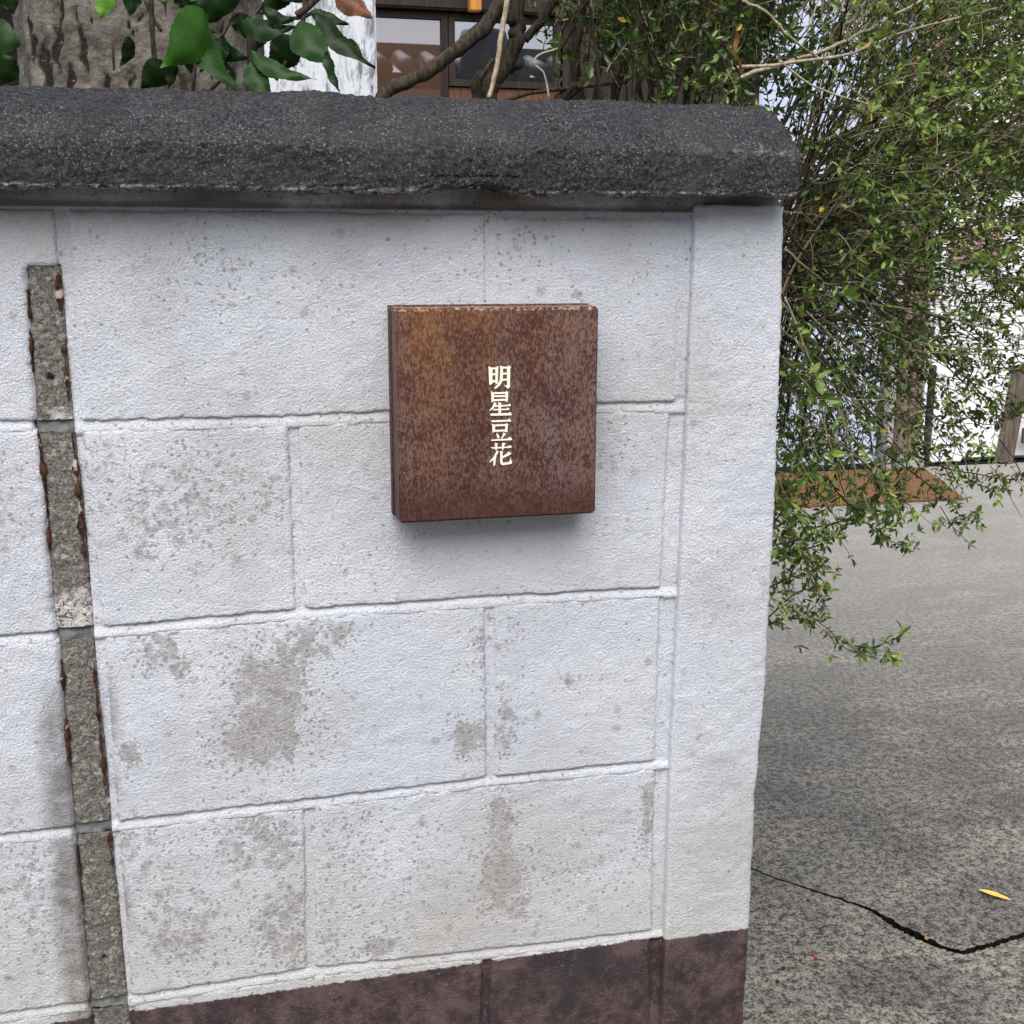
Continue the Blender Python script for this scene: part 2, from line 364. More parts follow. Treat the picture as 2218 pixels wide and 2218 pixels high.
# ------------------------------------------------------------------ block wall
wall = tag(empty('block_wall', (.3, .08, G)), 'white painted concrete block wall with a dark rough coping and brown painted base', 'wall')
def poly(pts):                         # piecewise-linear function through world points (key, value)
    pts = sorted(pts)
    def f(x):
        if x <= pts[0][0]: a, b = pts[0], pts[1]
        elif x >= pts[-1][0]: a, b = pts[-2], pts[-1]
        else:
            for a, b in zip(pts, pts[1:]):
                if a[0] <= x <= b[0]: break
        return a[1]+(b[1]-a[1])*(x-a[0])/(b[0]-a[0])
    return f
def hz(*uv):
    return poly([(at(u, v, 0).x, at(u, v, 0).z) for u, v in uv])
def vt(*uv):
    return poly([(at(u, v, 0).z, at(u, v, 0).x) for u, v in uv])
def shift(f, d): return lambda x: f(x)+d
zT = lambda x: .7995+.002*nz(x*20, 3)
zAB = hz((0, 802), (154, 803), (560, 792), (740, 783), (1130, 768), (1270, 765))
zBC = hz((0, 1208), (180, 1192), (560, 1157), (920, 1132), (1250, 1115))
zCD = hz((0, 1582), (211, 1558), (590, 1514), (925, 1473), (1245, 1441))
zDE = hz((0, 1919), (172, 1896), (235, 1888), (590, 1833), (920, 1798), (1245, 1760))
zEF = lambda x: -.2; zFB = lambda x: G-.01
x0 = vt((113, 395), (139, 802), (182, 1190), (211, 1559), (237, 1888))
x4 = vt((925, 390), (928, 560), (924, 1146), (927, 1468), (919, 1808))
x2 = vt((553, 790), (568, 1155), (584, 1525), (587, 1833))
xR = vt((1277, 400), (1266, 770), (1248, 1113), (1238, 1440), (1231, 1760))
xRA = vt((1289, 400), (1281, 770))
xL2 = lambda z: x0(z)-.2; xL4 = lambda z: x0(z)-.4; xL6 = lambda z: x0(z)-.6; xL8 = lambda z: x0(z)-.8; xL10 = lambda z: x0(z)-1.0; xL12 = lambda z: x0(z)-1.2
rows = [('A', zAB, zT), ('B', zBC, zAB), ('C', zCD, zBC), ('D', zDE, zCD), ('E', zEF, zDE), ('F', zFB, zEF)]
# grime on the paint: centre and radii in metres on the wall, strength
ST = []
for u, v, ru, rv, s in [(510, 1300, 85, 90, .9), (495, 1390, 80, 60, .95), (570, 1220, 60, 50, .7), (300, 1225, 38, 42, .7), (345, 1262, 28, 22, .75), (640, 1192, 28, 28, .7), (245, 1425, 26, 26, .85), (225, 1480, 14, 40, .6),
                        (330, 950, 120, 95, .52), (510, 930, 32, 40, .62), (290, 1050, 18, 14, .75), (250, 1010, 40, 40, .5), (200, 870, 50, 50, .45),
                        (885, 1392, 40, 36, .85), (955, 1370, 26, 55, .75), (905, 1230, 14, 60, .55), (945, 1560, 24, 75, .9), (945, 1655, 46, 62, 1.), (975, 1700, 30, 40, .7),
                        (500, 1590, 95, 70, .66), (530, 1740, 60, 95, .7), (340, 1740, 80, 90, .6), (720, 1785, 36, 20, .95), (615, 1780, 20, 50, .6), (970, 470, 50, 50, .3), (1222, 1530, 14, 80, .75),
                        (1080, 1285, 26, 12, .6), (965, 1200, 20, 30, .5), (1165, 830, 22, 40, .45), (250, 1620, 60, 60, .55), (60, 1700, 70, 90, .5), (750, 1650, 90, 90, .3), (640, 1600, 60, 60, .35), (1120, 1650, 60, 70, .3), (440, 520, 120, 60, .15), (1090, 555, 14, 10, .7), (20, 950, 40, 60, .45), (70, 1750, 30, 60, .5), (1350, 1060, 40, 60, .2)]:
    c = at(u, v, 0); ST.append((c.x, c.z, (at(u+ru, v, 0)-c).length, (at(u, v+rv, 0)-c).length, s))
def stain(x, z):
    s = 0
    wx = .006*nz(x*60, z*60, 9); wz = .006*nz(x*60, z*60, 4)
    for cx, cz, rx, rz, k in ST:
        d = math.hypot((x+wx-cx)/rx, (z+wz-cz)/rz)
        if d < 1.3: s = max(s, k*sm(1.25, .55, d))
    if x < -.13: s = max(s, .55*sm(.1, .4, nz(x*5, z*5, 2)))
    return s
def halo(x, z):
    s = .0+.16*nz(x*6, z*6, 3)+(.14 if z < .2 else 0)
    for cx, cz, rx, rz, k in ST:
        d = math.hypot((x-cx)/rx, (z-cz)/rz)
        if d < 2.2: s = max(s, (.35+.65*k)*sm(2.2, .8, d))
    return s
def dirt_and_bands(x, z):
    d = .80*sm(.772, .803, z+.006*nz(x*14, 1)) * (.75+.5*nz(x*9, 7)) if z > .74 else 0
    s = x0(z)
    if z < .43 and 0 < s-x < .115: d = max(d, .78*sm(.088, .046, s-x)*sm(.43, .3, z))  # darker band left of the bare strip, fading leftwards and upwards
    if z < .45 and 0 <= x-s < .05: d = max(d, .75*sm(.036, .006, x-s)*(.6+.8*nz(z*14, 2)))
    return d
STRIP_W = .043
sL = vt((50, 505), (58, 650), (70, 800), (88, 950), (100, 1150), (112, 1200), (127, 1400), (143, 1570), (155, 1700), (170, 1880), (180, 1960))
sR = vt((109, 505), (118, 620), (131, 780), (146, 900), (160, 1050), (170, 1180), (180, 1290), (196, 1450), (206, 1570), (218, 1700), (235, 1890), (246, 1960))
STRIP_TOP = at(80, 505, 0).z
def axis(a, b, step, r):
    L = b-a; e = [0, r*.12, r*.35, r*.7, r*1.1]
    n = max(2, int((L-2.2*r)/step)); mid = [r*1.1+(L-2.2*r)*i/n for i in range(1, n)]
    return [a+q for q in e]+[a+q for q in mid]+[b-q for q in reversed(e)]
def block(xl, xr, zb, zt, proud=0., step=.0042, r=.0045, rb=.0025, zj=.0042, seed=0, cut=False, jt=.0040, back=.02):
    zm = (zb(0)+zt(0))/2; w = xr(zm)-xl(zm); h = zt((xl(zm)+xr(zm))/2)-zb((xl(zm)+xr(zm))/2)
    ss = axis(0, w, step, r); ts = axis(0, h, step, r); V = []; A = []; D = []; H = []
    nx, nzz = len(ss), len(ts)
    tilt = (nz(seed*3.3, 1)*.0012, nz(seed*5.1, 2)*.0012)
    for j in range(-1, nzz+1):
        for i in range(-1, nx+1):
            ii = min(max(i, 0), nx-1); jj = min(max(j, 0), nzz-1)
            s = ss[ii]/w; t = ts[jj]/h
            x = lerp(xl(zm), xr(zm), s); z = lerp(zb(x)+jt, zt(x)-jt, t)
            x = lerp(xl(z), xr(z), s)
            dl, dr_, db, dt = s*w, (1-s)*w, t*h, (1-t)*h
            jag = 1.0
            x += (.0020*nz(z*110, seed, 1)+.0012*nz(z*330, seed, 5))*jag*(sm(.02, 0, dl)-0*sm(.02, 0, dr_)) + (.0020*nz(z*110, seed, 2)+.0008*nz(z*330, seed, 6))*jag*sm(.02, 0, dr_)
            z += (.0016*nz(x*47, seed, 3)+.0011*nz(x*150, seed, 11)+.0016*nz(x*380, seed, 7))*sm(.012, 0, db) + (.0013*nz(x*80, seed, 4)+.0005*nz(x*250, seed, 8))*sm(.012, 0, dt)
            d1 = min(dl, dr_, dt); y = -proud
            if d1 < r: q = 1-d1/r; y += r*(1-math.sqrt(max(0, 1-q*q)))
            if db < rb: q = 1-db/rb; y += rb*(1-math.sqrt(max(0, 1-q*q)))
            y -= .0012*nz(x*14, z*14, seed)+.0007*nz(x*55, z*55, 2)+.0008*nz(x*120, z*120, 8)
            y += tilt[0]*(s-.5)+tilt[1]*(t-.5)
            y -= .0015*sm(.006, .002, db)*max(0, nz(x*50, 4, seed))
            if cut and z < STRIP_TOP+.0005:
                a, b = sL(z), sR(z); dd = min(x-a, b-x)
                if dd > -.003: y += .013*sm(-.002, .0015, dd+.0015*nz(x*200, z*200, 3))
            if i < 0 or j < 0 or i >= nx or j >= nzz: y = back
            V.append((x, y, z)); A.append(stain(x, z)); D.append(dirt_and_bands(x, z)); H.append(halo(x, z))
    W = nx+2
    F = [(j*W+i, j*W+i+1, (j+1)*W+i+1, (j+1)*W+i) for j in range(nzz+1) for i in range(nx+1)]
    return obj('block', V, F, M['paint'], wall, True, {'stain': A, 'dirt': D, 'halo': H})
JW = .0043
sh = shift
e0L = sh(x0, -.0045); e0R = sh(x0, .0062)      # joint beside the bare strip is wide on its right
sd = 1
for nm, zb, zt in rows:
    half = nm in 'BDF'
    # right of the strip
    if nm in 'AB' and False: pass
    xr_end = xRA if nm == 'A' else xR
    if half:
        block(e0R, sh(x2, -JW), zb, zt, seed=sd, r=.005); block(sh(x2, JW), xr_end, zb, zt, seed=sd+1, r=.005)
    else:
        block(e0R, sh(x4, -JW), zb, zt, seed=sd, r=.005)
        block(sh(x4, JW), xr_end, zb, zt, seed=sd+1, r=.009 if nm == 'A' else .005)
    # left of it (the bare strip is cut into the last block)
    xs = [x0, xL2, xL6, xL10] if half else [x0, xL4, xL8]
    for q in range(len(xs)-1):
        last = q == 0
        block(sh(xs[q+1], JW), e0L if last else sh(xs[q], -JW), zb, zt, seed=sd+3+q, cut=last, step=.004 if last else .008)
    sd += 10
# mortar behind and between the blocks
V = []; D = []; A = []
mx_ = [lerp(-1.0, -.14, i/60) for i in range(60)]+[lerp(-.14, .62, i/260) for i in range(261)]; mz_ = [lerp(G-.01, -.03, i/60) for i in range(60)]+[lerp(-.03, .818, i/480) for i in range(481)]
ROWF = [zAB, zBC, zCD, zDE]
for z in mz_:
    for x in mx_:
        y = .0032 if z < .6 else (.0014 if x > .3 else .0028)
        for f in ROWF:
            q = z-f(x)
            if -.008 < q < .009: y = lerp(.0004, (.0028 if f is zAB else .0035), sm(-.0045, .0036, q)); break
        if z < -.03: y = .005
        y += .0009*nz(x*60, z*60, 3)
        if -.05 < x-sL(z) < STRIP_W+.006 and z < STRIP_TOP+.003: y = lerp(y, .02, sm(-.004, -.0005, x-sL(z))*sm(.0025, -.0005, x-sR(z)))
        if z > .7995: y = .0015*sm(.806, .7995, z)+.001+.0012*nz(x*30, z*60, 1)
        V.append((x, y, z)); D.append(max(dirt_and_bands(x, z)*.6, (.62+.7*nz(x*11, 2)+.4*sm(.806, .7995, z)) if z > .797 else .0)); A.append(stain(x, z)*.7)
W = len(mx_)
obj('mortar', V, [(j*W+i, j*W+i+1, (j+1)*W+i+1, (j+1)*W+i) for j in range(len(mz_)-1) for i in range(W-1)], M['paint'], wall, True, {'dirt': D, 'stain': A, 'halo': [.1]*len(V)})
part('core', M['joint'], wall, -1.0, .62, .0245, .15, G-.01, .83)
# grout left in the joints where they cross the bare strip
for zf in (zAB, zBC, zCD, zDE):
    V = []; n = 16; z = zf(0)
    for j in range(7):
        for i in range(n+1):
            x = lerp(sL(z)-.0005, sR(z)+.004, i/n); zz = lerp(zf(x)-.0068, zf(x)+.0066, j/6)+(.0014*nz(x*160, j)+.0008*nz(x*420, j) if j in (0, 6) else 0)
            V.append((x, .0058+.002*nz(x*120, zz*120, 2)+.0015*nz(x*300, zz*300, 5)-.0035*sm(.004, -.004, zz-zf(x))*max(0, nz(x*60, 7)+.3), zz))
    obj('grout', V, [(j*(n+1)+i, j*(n+1)+i+1, (j+1)*(n+1)+i+1, (j+1)*(n+1)+i) for j in range(6) for i in range(n)], M['grey_joint'], wall, True)
# bare concrete strip: one length per course, rusty paint edges
rowz = [STRIP_TOP] + [f(0) for f in (zAB, zBC, zCD, zDE)] + [-.2, G]
for q in range(6):
    zt_, zb_ = rowz[q]-(.0 if q == 0 else .006), rowz[q+1]+.006
    zt_ += .0015*(q == 0); n = int((zt_-zb_)/.0022); mcols = 20; V = []; A = []
    for j in range(n+1):
        z = lerp(zb_, zt_, j/n); a, b = sL(z)+.0006+.0016*nz(z*150, q, 3)+.0010*nz(z*420, q, 5), sR(z)+.0026+.0018*nz(z*130, q, 9)+.0012*nz(z*400, q, 2)
        for i in range(-1, mcols+2):
            s = min(max(i/mcols, 0), 1); x = lerp(a, b, s)
            y = .0018+.0016*nz(x*90, z*90, 5)+.0012*nz(x*300, z*300, 4)+.002*sm(.1, 0, min(s, 1-s))
            if q == 0: y += .008*sm(.005, .001, math.hypot(x-at(95, 714, 0).x, z-at(95, 714, 0).z))
            if q == 4 or q == 3: y += .009*sm(.0035, .001, math.hypot(x-at(196, 1810, 0).x, z-at(196, 1810, 0).z))
            if i < 0 or i > mcols: y = .016
            V.append((x, y, z))
            pl = .0
            if q == 1: pl = .95*sm(zb_+.062, zb_+.015, z)
            if q == 0: pl = .6*sm(zb_+.03, zb_+.005, z)
            if q == 2: pl = .45*sm(zb_+.05, zb_+.01, z)
            A.append(pl)
    W = mcols+3
    obj('bare_concrete', V, [(j*W+i, j*W+i+1, (j+1)*W+i+1, (j+1)*W+i) for j in range(n) for i in range(W-1)], M['raw'], wall, True, {'pale': A})
def flake(zs, ze, side, wmax, seed):
    n = max(6, int(abs(zs-ze)/.0028)); V = []
    f = sL if side < 0 else sR
    for j in range(n+1):
        z = lerp(zs, ze, j/n); x = f(z)+side*.0002
        w = wmax*.62*max(.06, .6+1.3*nz(z*75, seed)+.7*nz(z*330, seed))*sm(0, .12, j/n)*sm(1, .88, j/n)+.0003
        a = x-side*w*.75; b = x+side*w*.45; y = .0005+.0012*nz(z*160, seed, 4)
        V += [(a, y+.003, z), (a, y, z), (b, y-.0008, z), (b, y+.004, z)]
    F = []
    for j in range(n):
        for i in range(3): q = j*4+i; F.append((q, q+1, q+5, q+4))
    obj('rust_edge', V, F, M['flake'], wall, True)
for s_, pts in ((-1, [((545, 600), .004), ((620, 700), .0045), ((810, 960), .006), ((955, 1040), .004), ((1240, 1300), .005), ((1350, 1440), .0055), ((1590, 1650), .004), ((1660, 1700), .004)]),
                (1, [((515, 590), .007), ((640, 760), .0065), ((815, 905), .006), ((900, 1060), .007), ((1250, 1380), .004), ((1380, 1500), .0055), ((1575, 1640), .006)])):
    for (va, vb), w in pts:
        f = sL if s_ < 0 else sR
        flake(at(80+va*.07, va, 0).z, at(80+va*.07, vb, 0).z, s_, w, va*.013)
# pilaster at the end of the wall
pl = vt((1308, 392), (1294, 708), (1289, 870), (1276, 1146), (1263, 1403), (1251, 1759), (1245, 1932))
pr = vt((1475, 385), (1470, 620), (1458, 940), (1440, 1290), (1421, 1500), (1410, 1740), (1398, 1932))
def ring(z):
    a, b = pl(z), pr(z)+.0008*nz(z*30, 4)
    f = -.007
    out = [(a+.0006, .012), (a, .004), (a+.0003, f+.003), (a+.0012, f+.001)]
    n = 26
    out += [(lerp(a+.003, b-.004, i/n), f) for i in range(n+1)]
    out += [(b-.0022, f+.0005), (b-.0008, f+.0018), (b, f+.004)]
    out += [(b+.0, lerp(f+.008, .15, i/16)) for i in range(17)] + [(b-.01, .155), (a, .155)]
    return out
V = []; A = []; D = []; n = 330; zt_ = .8055
for j in range(n+2):
    jj = min(j, n); z = lerp(G-.01, zt_, jj/n); rg = ring(z)
    for i, (x, y) in enumerate(rg):
        k = 1 if 3 < i < 30 else .5
        y2 = y-(.001*nz(x*14, z*14, 77)+.0008*nz(x*60, z*60, 7)+.0008*nz(x*120, z*120, 8))*k
        e = (.0012*nz(z*110, y*60, 31)+.0009*nz(z*330, y*100, 12)) if i >= 30 else (.0009*nz(z*160, 1, 3) if i < 5 else 0)
        if j > n: y2 = min(y2+.012, .15)
        dz = .0012*nz(x*70, y*70, 3)-.0025*sm(.0, 1, (j-n+3)/4)*(1 if i in (0, 1, 2, 3, 30, 31, 32) else .2) if j > n-3 else 0
        V.append((x+e, y2, z+dz)); A.append(stain(x, z)); D.append(.25*sm(.79, .806, z) if i < 31 else .1+.3*nz(z*9, 1))
W = len(rg)
F = [(j*W+i, j*W+(i+1) % W, (j+1)*W+(i+1) % W, (j+1)*W+i) for j in range(n+1) for i in range(W)]
F.append(tuple((n+1)*W+i for i in range(W)))
obj('pilaster', V, F, M['paint'], wall, True, {'stain': A, 'dirt': D, 'halo': [-.12]*len(V)})
# groove fillet between blocks and pilaster
V = []; D = []
for j in range(200):
    z = lerp(G-.01, .803, j/199); a = xR(z)-.012; b = pl(z)+.003
    for i in range(13):
        s = i/12; V.append((lerp(a, b, s), .0048+.0055*sm(.3, .95, s)+.0006*nz(z*50, i*.4, 2)-.004*sm(.85, 1, s)*0-.0005, z)); D.append(.1+dirt_and_bands(lerp(a, b, s), z))
obj('fillet', V, [(j*13+i, j*13+i+1, j*13+i+14, j*13+i+13) for j in range(199) for i in range(12)], M['paint'], wall, True, {'dirt': D})
# mortar bed over the pilaster
V = []; D = []
for j in range(9):
    for i in range(60):
        x = lerp(.60, .7025, i/59); z = lerp(.8, .822, j/8); V.append((x, .0015+.0012*nz(x*40, z*50), z)); D.append(.45+.5*sm(.814, .803, z)*sm(.69, .62, x)+.3*nz(x*14, 2))
V2 = [(.7025, .15, .8), (.7025, .15, .822)]
F = [(j*60+i, j*60+i+1, (j+1)*60+i+1, (j+1)*60+i) for j in range(8) for i in range(59)]+[(59, 540, 541, 8*60+59)]
obj('mortar_bed', V+V2, F, M['joint'], wall, True, {'dirt': D+[.4, .4]})
# coping of dark rough mortar, bulging over the wall
prof = [(.03, .816), (.004, .8130), (-.030, .8112), (-.044, .8115), (-.0480, .8140), (-.0488, .822), (-.0488, .836), (-.0480, .848), (-.0455, .8535), (-.040, .858), (-.026, .8675), (-.008, .8795), (.010, .890), (.026, .8985), (.040, .9035), (.06, .905), (.09, .905), (.13, .900), (.16, .885), (.185, .862), (.192, .838), (.185, .82), (.15, .815)]
P2 = [Vector((0, a, b)) for a, b in prof]; PR = spline(P2, 6)
PN = []
for i, p in enumerate(PR):
    t = PR[min(i+1, len(PR)-1)]-PR[max(i-1, 0)]; PN.append(Vector((0, t.z, -t.y)).normalized()*1)
if PN[24].y > 0: PN = [-q for q in PN]
xs = [lerp(-1., -.15, i/120) for i in range(120)] + [lerp(-.15, .7085, i/430) for i in range(431)]
V = []; W = len(PR)
def cdisp(x, p):
    a = Vector((x, p.y, p.z))
    big = .0030*noise.noise(a*13)+.0020*noise.noise(a*38); r_ = noise.noise(a*85)*.0013+abs(noise.noise(a*190))*.0026-.0008+noise.noise(a*330)*.0012
    return big+r_
for xi, x in enumerate(xs):
    q = sm(.695, .7085, x); sc = 1-.34*q**2; scy = 1-.12*q**2
    up = .0045*(x+.1) + .0025*nz(x*9, 5)                 # hand-laid top, never quite level
    for i, p in enumerate(PR):
        y = .07+(p.y-.07)*scy; z = .858+(p.z-.858)*sc + (up if p.z > .87 else up*.2*(p.z > .83))
        if p.z < .825 and p.y < .0: z += .0022*nz(x*22, 9)+.0012*nz(x*80, 9)+(.006*math.exp(-((x-.375)/.04)**2))
        d = cdisp(x, Vector((0, y, z)))
        V.append(Vector((x+(.0035*nz(y*60, z*60, 2) if q > .9 else 0), y, z))+PN[i]*d)
F = [(j*W+i, j*W+i+1, (j+1)*W+i+1, (j+1)*W+i) for j in range(len(xs)-1) for i in range(W-1)]
b0 = (len(xs)-1)*W; prev = b0                            # end cap: rings shrinking inwards
cy = Vector((.7125, .07, .855))
for k_ in range(1, 12):
    n0 = len(V); s = 1-k_/11*.97
    for i in range(W):
        o_ = V[b0+i]; q = Vector((lerp(.7125, o_.x, s*s), lerp(cy.y, o_.y, s), lerp(cy.z, o_.z, s)))
        q.x += .004*nz(q.y*60, q.z*60, 1)+.0025*nz(q.y*170, q.z*170, 3); V.append(q)
    F += [(prev+i, prev+i+1, n0+i+1, n0+i) for i in range(W-1)]; prev = n0
F.append(tuple(prev+i for i in range(W)))
obj('coping', V, F, M['coping'], wall, True)
def icos(mb, c, r, sq=(1, 1, 1), a=0.):
    t = 1.618; vs = []
    for p in ((-1, t, 0), (1, t, 0), (-1, -t, 0), (1, -t, 0), (0, -1, t), (0, 1, t), (0, -1, -t), (0, 1, -t), (t, 0, -1), (t, 0, 1), (-t, 0, -1), (-t, 0, 1)):
        q = Vector(p).normalized(); vs.append(Vector(c)+Vector((q.x*sq[0], q.y*sq[1], q.z*sq[2]))*r*(1+.3*nz(q.x*2+c[0]*99, q.y*2, q.z*2)))
    mb.add(vs, [(0, 11, 5), (0, 5, 1), (0, 1, 7), (0, 7, 10), (0, 10, 11), (1, 5, 9), (5, 11, 4), (11, 10, 2), (10, 7, 6), (7, 1, 8), (3, 9, 4), (3, 4, 2), (3, 2, 6), (3, 6, 8), (3, 8, 9), (4, 9, 5), (2, 4, 11), (6, 2, 10), (8, 6, 7), (9, 8, 1)], a)
pb = MB(); rg = random.Random(3)
for i in range(210):
    x = rg.uniform(.30, .705) if i < 150 else rg.uniform(-.1, .7)
    z = rg.gauss(.853, .004) if i < 110 else rg.choice((rg.gauss(.819, .003), rg.uniform(.82, .87)))
    y = -.0455 if z < .849 else -.043+(z-.849)*.85
    if z < .82: y = -.043
    icos(pb, (x, y+.0004, z), rg.choice((.0006, .0008, .0010, .0013, .0017, .0022))*rg.uniform(.8, 1.2), (1, .7, .85))
o = pb.build('pebbles', M['pebble'], wall, True); tag(o, kind='stuff')

# ------------------------------------------------------------------ rusted sign box with its four characters
sign = tag(empty('sign_box', (.395, 0, .603)), 'square rusted steel sign box with pale gold vertical characters on white wall', 'sign')
SX0, SX1, SZ0, SZ1, SY = .2955, .4945, .5005, .7065, -.045
part('back_tray', M['rustside'], sign, SX0-.0015, SX1+.0005, -.012, .006, SZ0+.001, SZ1+.0015, b=.0008)
k = MB(); k.box(SX0+.002, SX1-.001, -.0155, -.0115, SZ0+.003, SZ1-.001); k.build('shadow_gap', M['black'], sign)
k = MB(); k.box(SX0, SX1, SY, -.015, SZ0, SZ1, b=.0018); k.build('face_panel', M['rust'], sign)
# characters: stroke outlines traced on a 966 x 1932 grid of the photograph
def gp(x, y):
    u = (1020+x*.14493)/1.14803; v = (760+y*.14493)/1.14803; return at(u, v, SY)
CH = {
 'ming': [[(262, 228), (300, 245), (322, 250), (318, 490), (288, 508), (272, 500)], [(322, 250), (375, 246), (398, 228), (415, 250), (406, 262), (398, 488), (366, 500), (362, 270), (322, 278)],
          [(318, 338), (364, 332), (364, 360), (318, 366)], [(318, 440), (366, 434), (366, 466), (318, 474)],
          [(428, 218), (478, 234), (474, 420), (462, 470), (432, 512), (382, 556), (350, 566), (345, 556), (392, 508), (424, 452), (434, 400), (438, 250)],
          [(478, 234), (545, 238), (562, 218), (600, 242), (584, 264), (580, 540), (545, 566), (528, 540), (500, 520), (502, 512), (538, 516), (538, 266), (478, 262)],
          [(474, 328), (540, 322), (540, 350), (474, 356)], [(472, 418), (540, 412), (540, 440), (470, 446)]],
 'xing': [[(300, 598), (332, 616), (342, 618), (342, 752), (305, 770), (302, 620)], [(342, 618), (520, 614), (532, 598), (556, 614), (548, 760), (518, 752), (516, 640), (342, 644)],
          [(342, 664), (518, 660), (518, 688), (342, 690)], [(342, 722), (518, 716), (518, 744), (342, 750)],
          [(346, 768), (384, 778), (376, 792), (330, 862), (276, 900), (276, 886), (318, 838)], [(345, 812), (550, 806), (574, 788), (597, 806), (590, 822), (345, 838)],
          [(405, 764), (460, 778), (448, 796), (448, 940), (410, 942), (408, 790)], [(330, 868), (530, 864), (552, 846), (574, 866), (566, 880), (330, 888)], [(290, 936), (560, 930), (586, 912), (607, 940), (604, 962), (292, 968)]],
 'dou': [[(292, 1040), (545, 1030), (572, 1010), (602, 1044), (588, 1058), (540, 1056), (322, 1064)], [(310, 1086), (345, 1100), (360, 1104), (360, 1206), (322, 1224), (318, 1110)],
         [(360, 1100), (520, 1094), (532, 1080), (560, 1098), (548, 1110), (544, 1206), (512, 1216), (512, 1120), (360, 1126)], [(360, 1180), (512, 1176), (512, 1204), (360, 1206)],
         [(378, 1226), (396, 1236), (424, 1270), (424, 1296), (406, 1310), (392, 1300), (384, 1262)], [(478, 1216), (526, 1240), (506, 1258), (460, 1312), (446, 1306), (474, 1262)], [(300, 1326), (548, 1310), (580, 1282), (612, 1312), (606, 1334), (302, 1344)]],
 'hua': [[(290, 1440), (550, 1430), (580, 1406), (612, 1430), (606, 1446), (322, 1462)], [(355, 1372), (402, 1382), (392, 1400), (386, 1480), (364, 1484), (360, 1400)], [(480, 1368), (516, 1382), (500, 1400), (482, 1476), (462, 1480), (464, 1390)],
         [(384, 1488), (412, 1502), (404, 1520), (352, 1612), (288, 1664), (275, 1656), (326, 1600), (362, 1540)], [(352, 1590), (384, 1574), (370, 1604), (362, 1700), (346, 1722), (336, 1706), (340, 1610)],
         [(436, 1494), (478, 1502), (470, 1524), (470, 1658), (484, 1672), (566, 1662), (584, 1630), (592, 1584), (598, 1630), (616, 1660), (602, 1686), (570, 1694), (480, 1706), (446, 1696), (436, 1670)],
         [(470, 1574), (540, 1534), (560, 1502), (602, 1526), (592, 1544), (540, 1574), (472, 1604)]]}
for nm, strokes in CH.items():
    V = []; F = []; 
    for si, st_ in enumerate(strokes):
        bm = bmesh.new(); off = -.0006-.00004*si
        pts = [gp(*p)+Vector((0, off, 0)) for p in st_]
        vs = [bm.verts.new(p) for p in pts]; lo = [bm.verts.new(p+Vector((0, .0008-off*0, 0))) for p in pts]
        bm.faces.new(vs); n = len(vs)
        for i in range(n): bm.faces.new((vs[i], lo[i], lo[(i+1) % n], vs[(i+1) % n]))
        bmesh.ops.recalc_face_normals(bm, faces=bm.faces[:]); bmesh.ops.triangulate(bm, faces=[f for f in bm.faces if len(f.verts) > 4]); bm.verts.index_update()
        b0 = len(V); V += [v.co.copy() for v in bm.verts]; F += [tuple(b0+v.index for v in f.verts) for f in bm.faces]; bm.free()
    obj('character', V, F, M['gold'], sign)

# ------------------------------------------------------------------ house front beyond
FY = 4.62
def X(u, v=400, Y=FY): return at(u, v, Y).x
def Z(u, v, Y=FY): return at(u, v, Y).z
house = tag(empty('house', (3, FY+.3, G)), 'low house front with white panels, brown posts and a dark framed window', 'house')
xa, xb = X(640, 0), X(1060, 0)
part('wall', M['black'], house, -2.5, X(1440, 100), FY+.3, FY+.4, G, 3.2)
part('wall', M['white'], house, X(1440, 100), 7.5, FY+.12, FY+.2, G, 3.2)
part('roof', M['tile'], house, -3.0, 8.0, FY-.1, FY+3, 3.2, 3.35, b=.02)
# window: beam, frame, two panes
zt_, zl, zb_ = Z(780, 22), Z(870, 163), Z(780, 330)
part('lintel', M['dkwood'], house, -.6, X(1440, 0), FY-.06, FY+.1, zt_+.006, zt_+.55, b=.008)
part('wall', M['dkwood'], house, X(1062, 100), X(1436, 100), FY+.0, FY+.08, G, zt_)
part('rail', M['orange'], house, X(877, 12), X(898, 12), FY-.12, FY-.063, zt_-.004, zt_+.3, b=.004)
kg = NT('window_glass', .03, .5); kg.color((.02, .02, .02))
def pane_mat(name, base, fac):
    k = NT(name, .7, .2); k.color(base)
    gl = k.t.nodes.new('ShaderNodeBsdfGlossy'); gl.inputs['Roughness'].default_value = .012; gl.inputs['Color'].default_value = (.92, .95, 1, 1)
    mx = k.t.nodes.new('ShaderNodeMixShader'); mx.inputs[0].default_value = fac
    k.link(k.b.outputs[0], mx.inputs[1]); k.link(gl.outputs[0], mx.inputs[2]); k.link(mx.outputs[0], k.t.nodes['Material Output'].inputs[0]); return k.m
def window(xl_, xr_, z0, z1, pm):
    w = MB(); t = .03
    w.box(xl_, xl_+t, FY-.015, FY+.03, z0, z1); w.box(xr_-t, xr_, FY-.015, FY+.03, z0, z1)
    w.box(xl_+t, xr_-t, FY-.013, FY+.03, z0, z0+t); w.box(xl_+t, xr_-t, FY-.013, FY+.03, z1-t, z1)
    w = w.build('window', M['dkwood'], house)
    p = MB(); p.box(xl_+t-.002, xr_-t+.002, FY+.004, FY+.010, z0+t-.002, z1-t+.002); p.build('pane', pm, w)
xm = (X(836, 80)+X(853, 80))/2
window(X(560, 80), xm-.002, G+.45, zt_, pane_mat('brown_backed_glass', (.085, .042, .022), .27))
window(xm+.002, X(1056, 80), zl, zt_, pane_mat('dark_backed_glass', (.012, .012, .014), .34))
part('panel', M['orange'], house, xm+.002, X(1056, 80), FY, FY+.05, G+.45, zl-.004, b=.003).data.materials[0] = mat_wood('brown_panel', (.08, .035, .018), (.13, .06, .03))
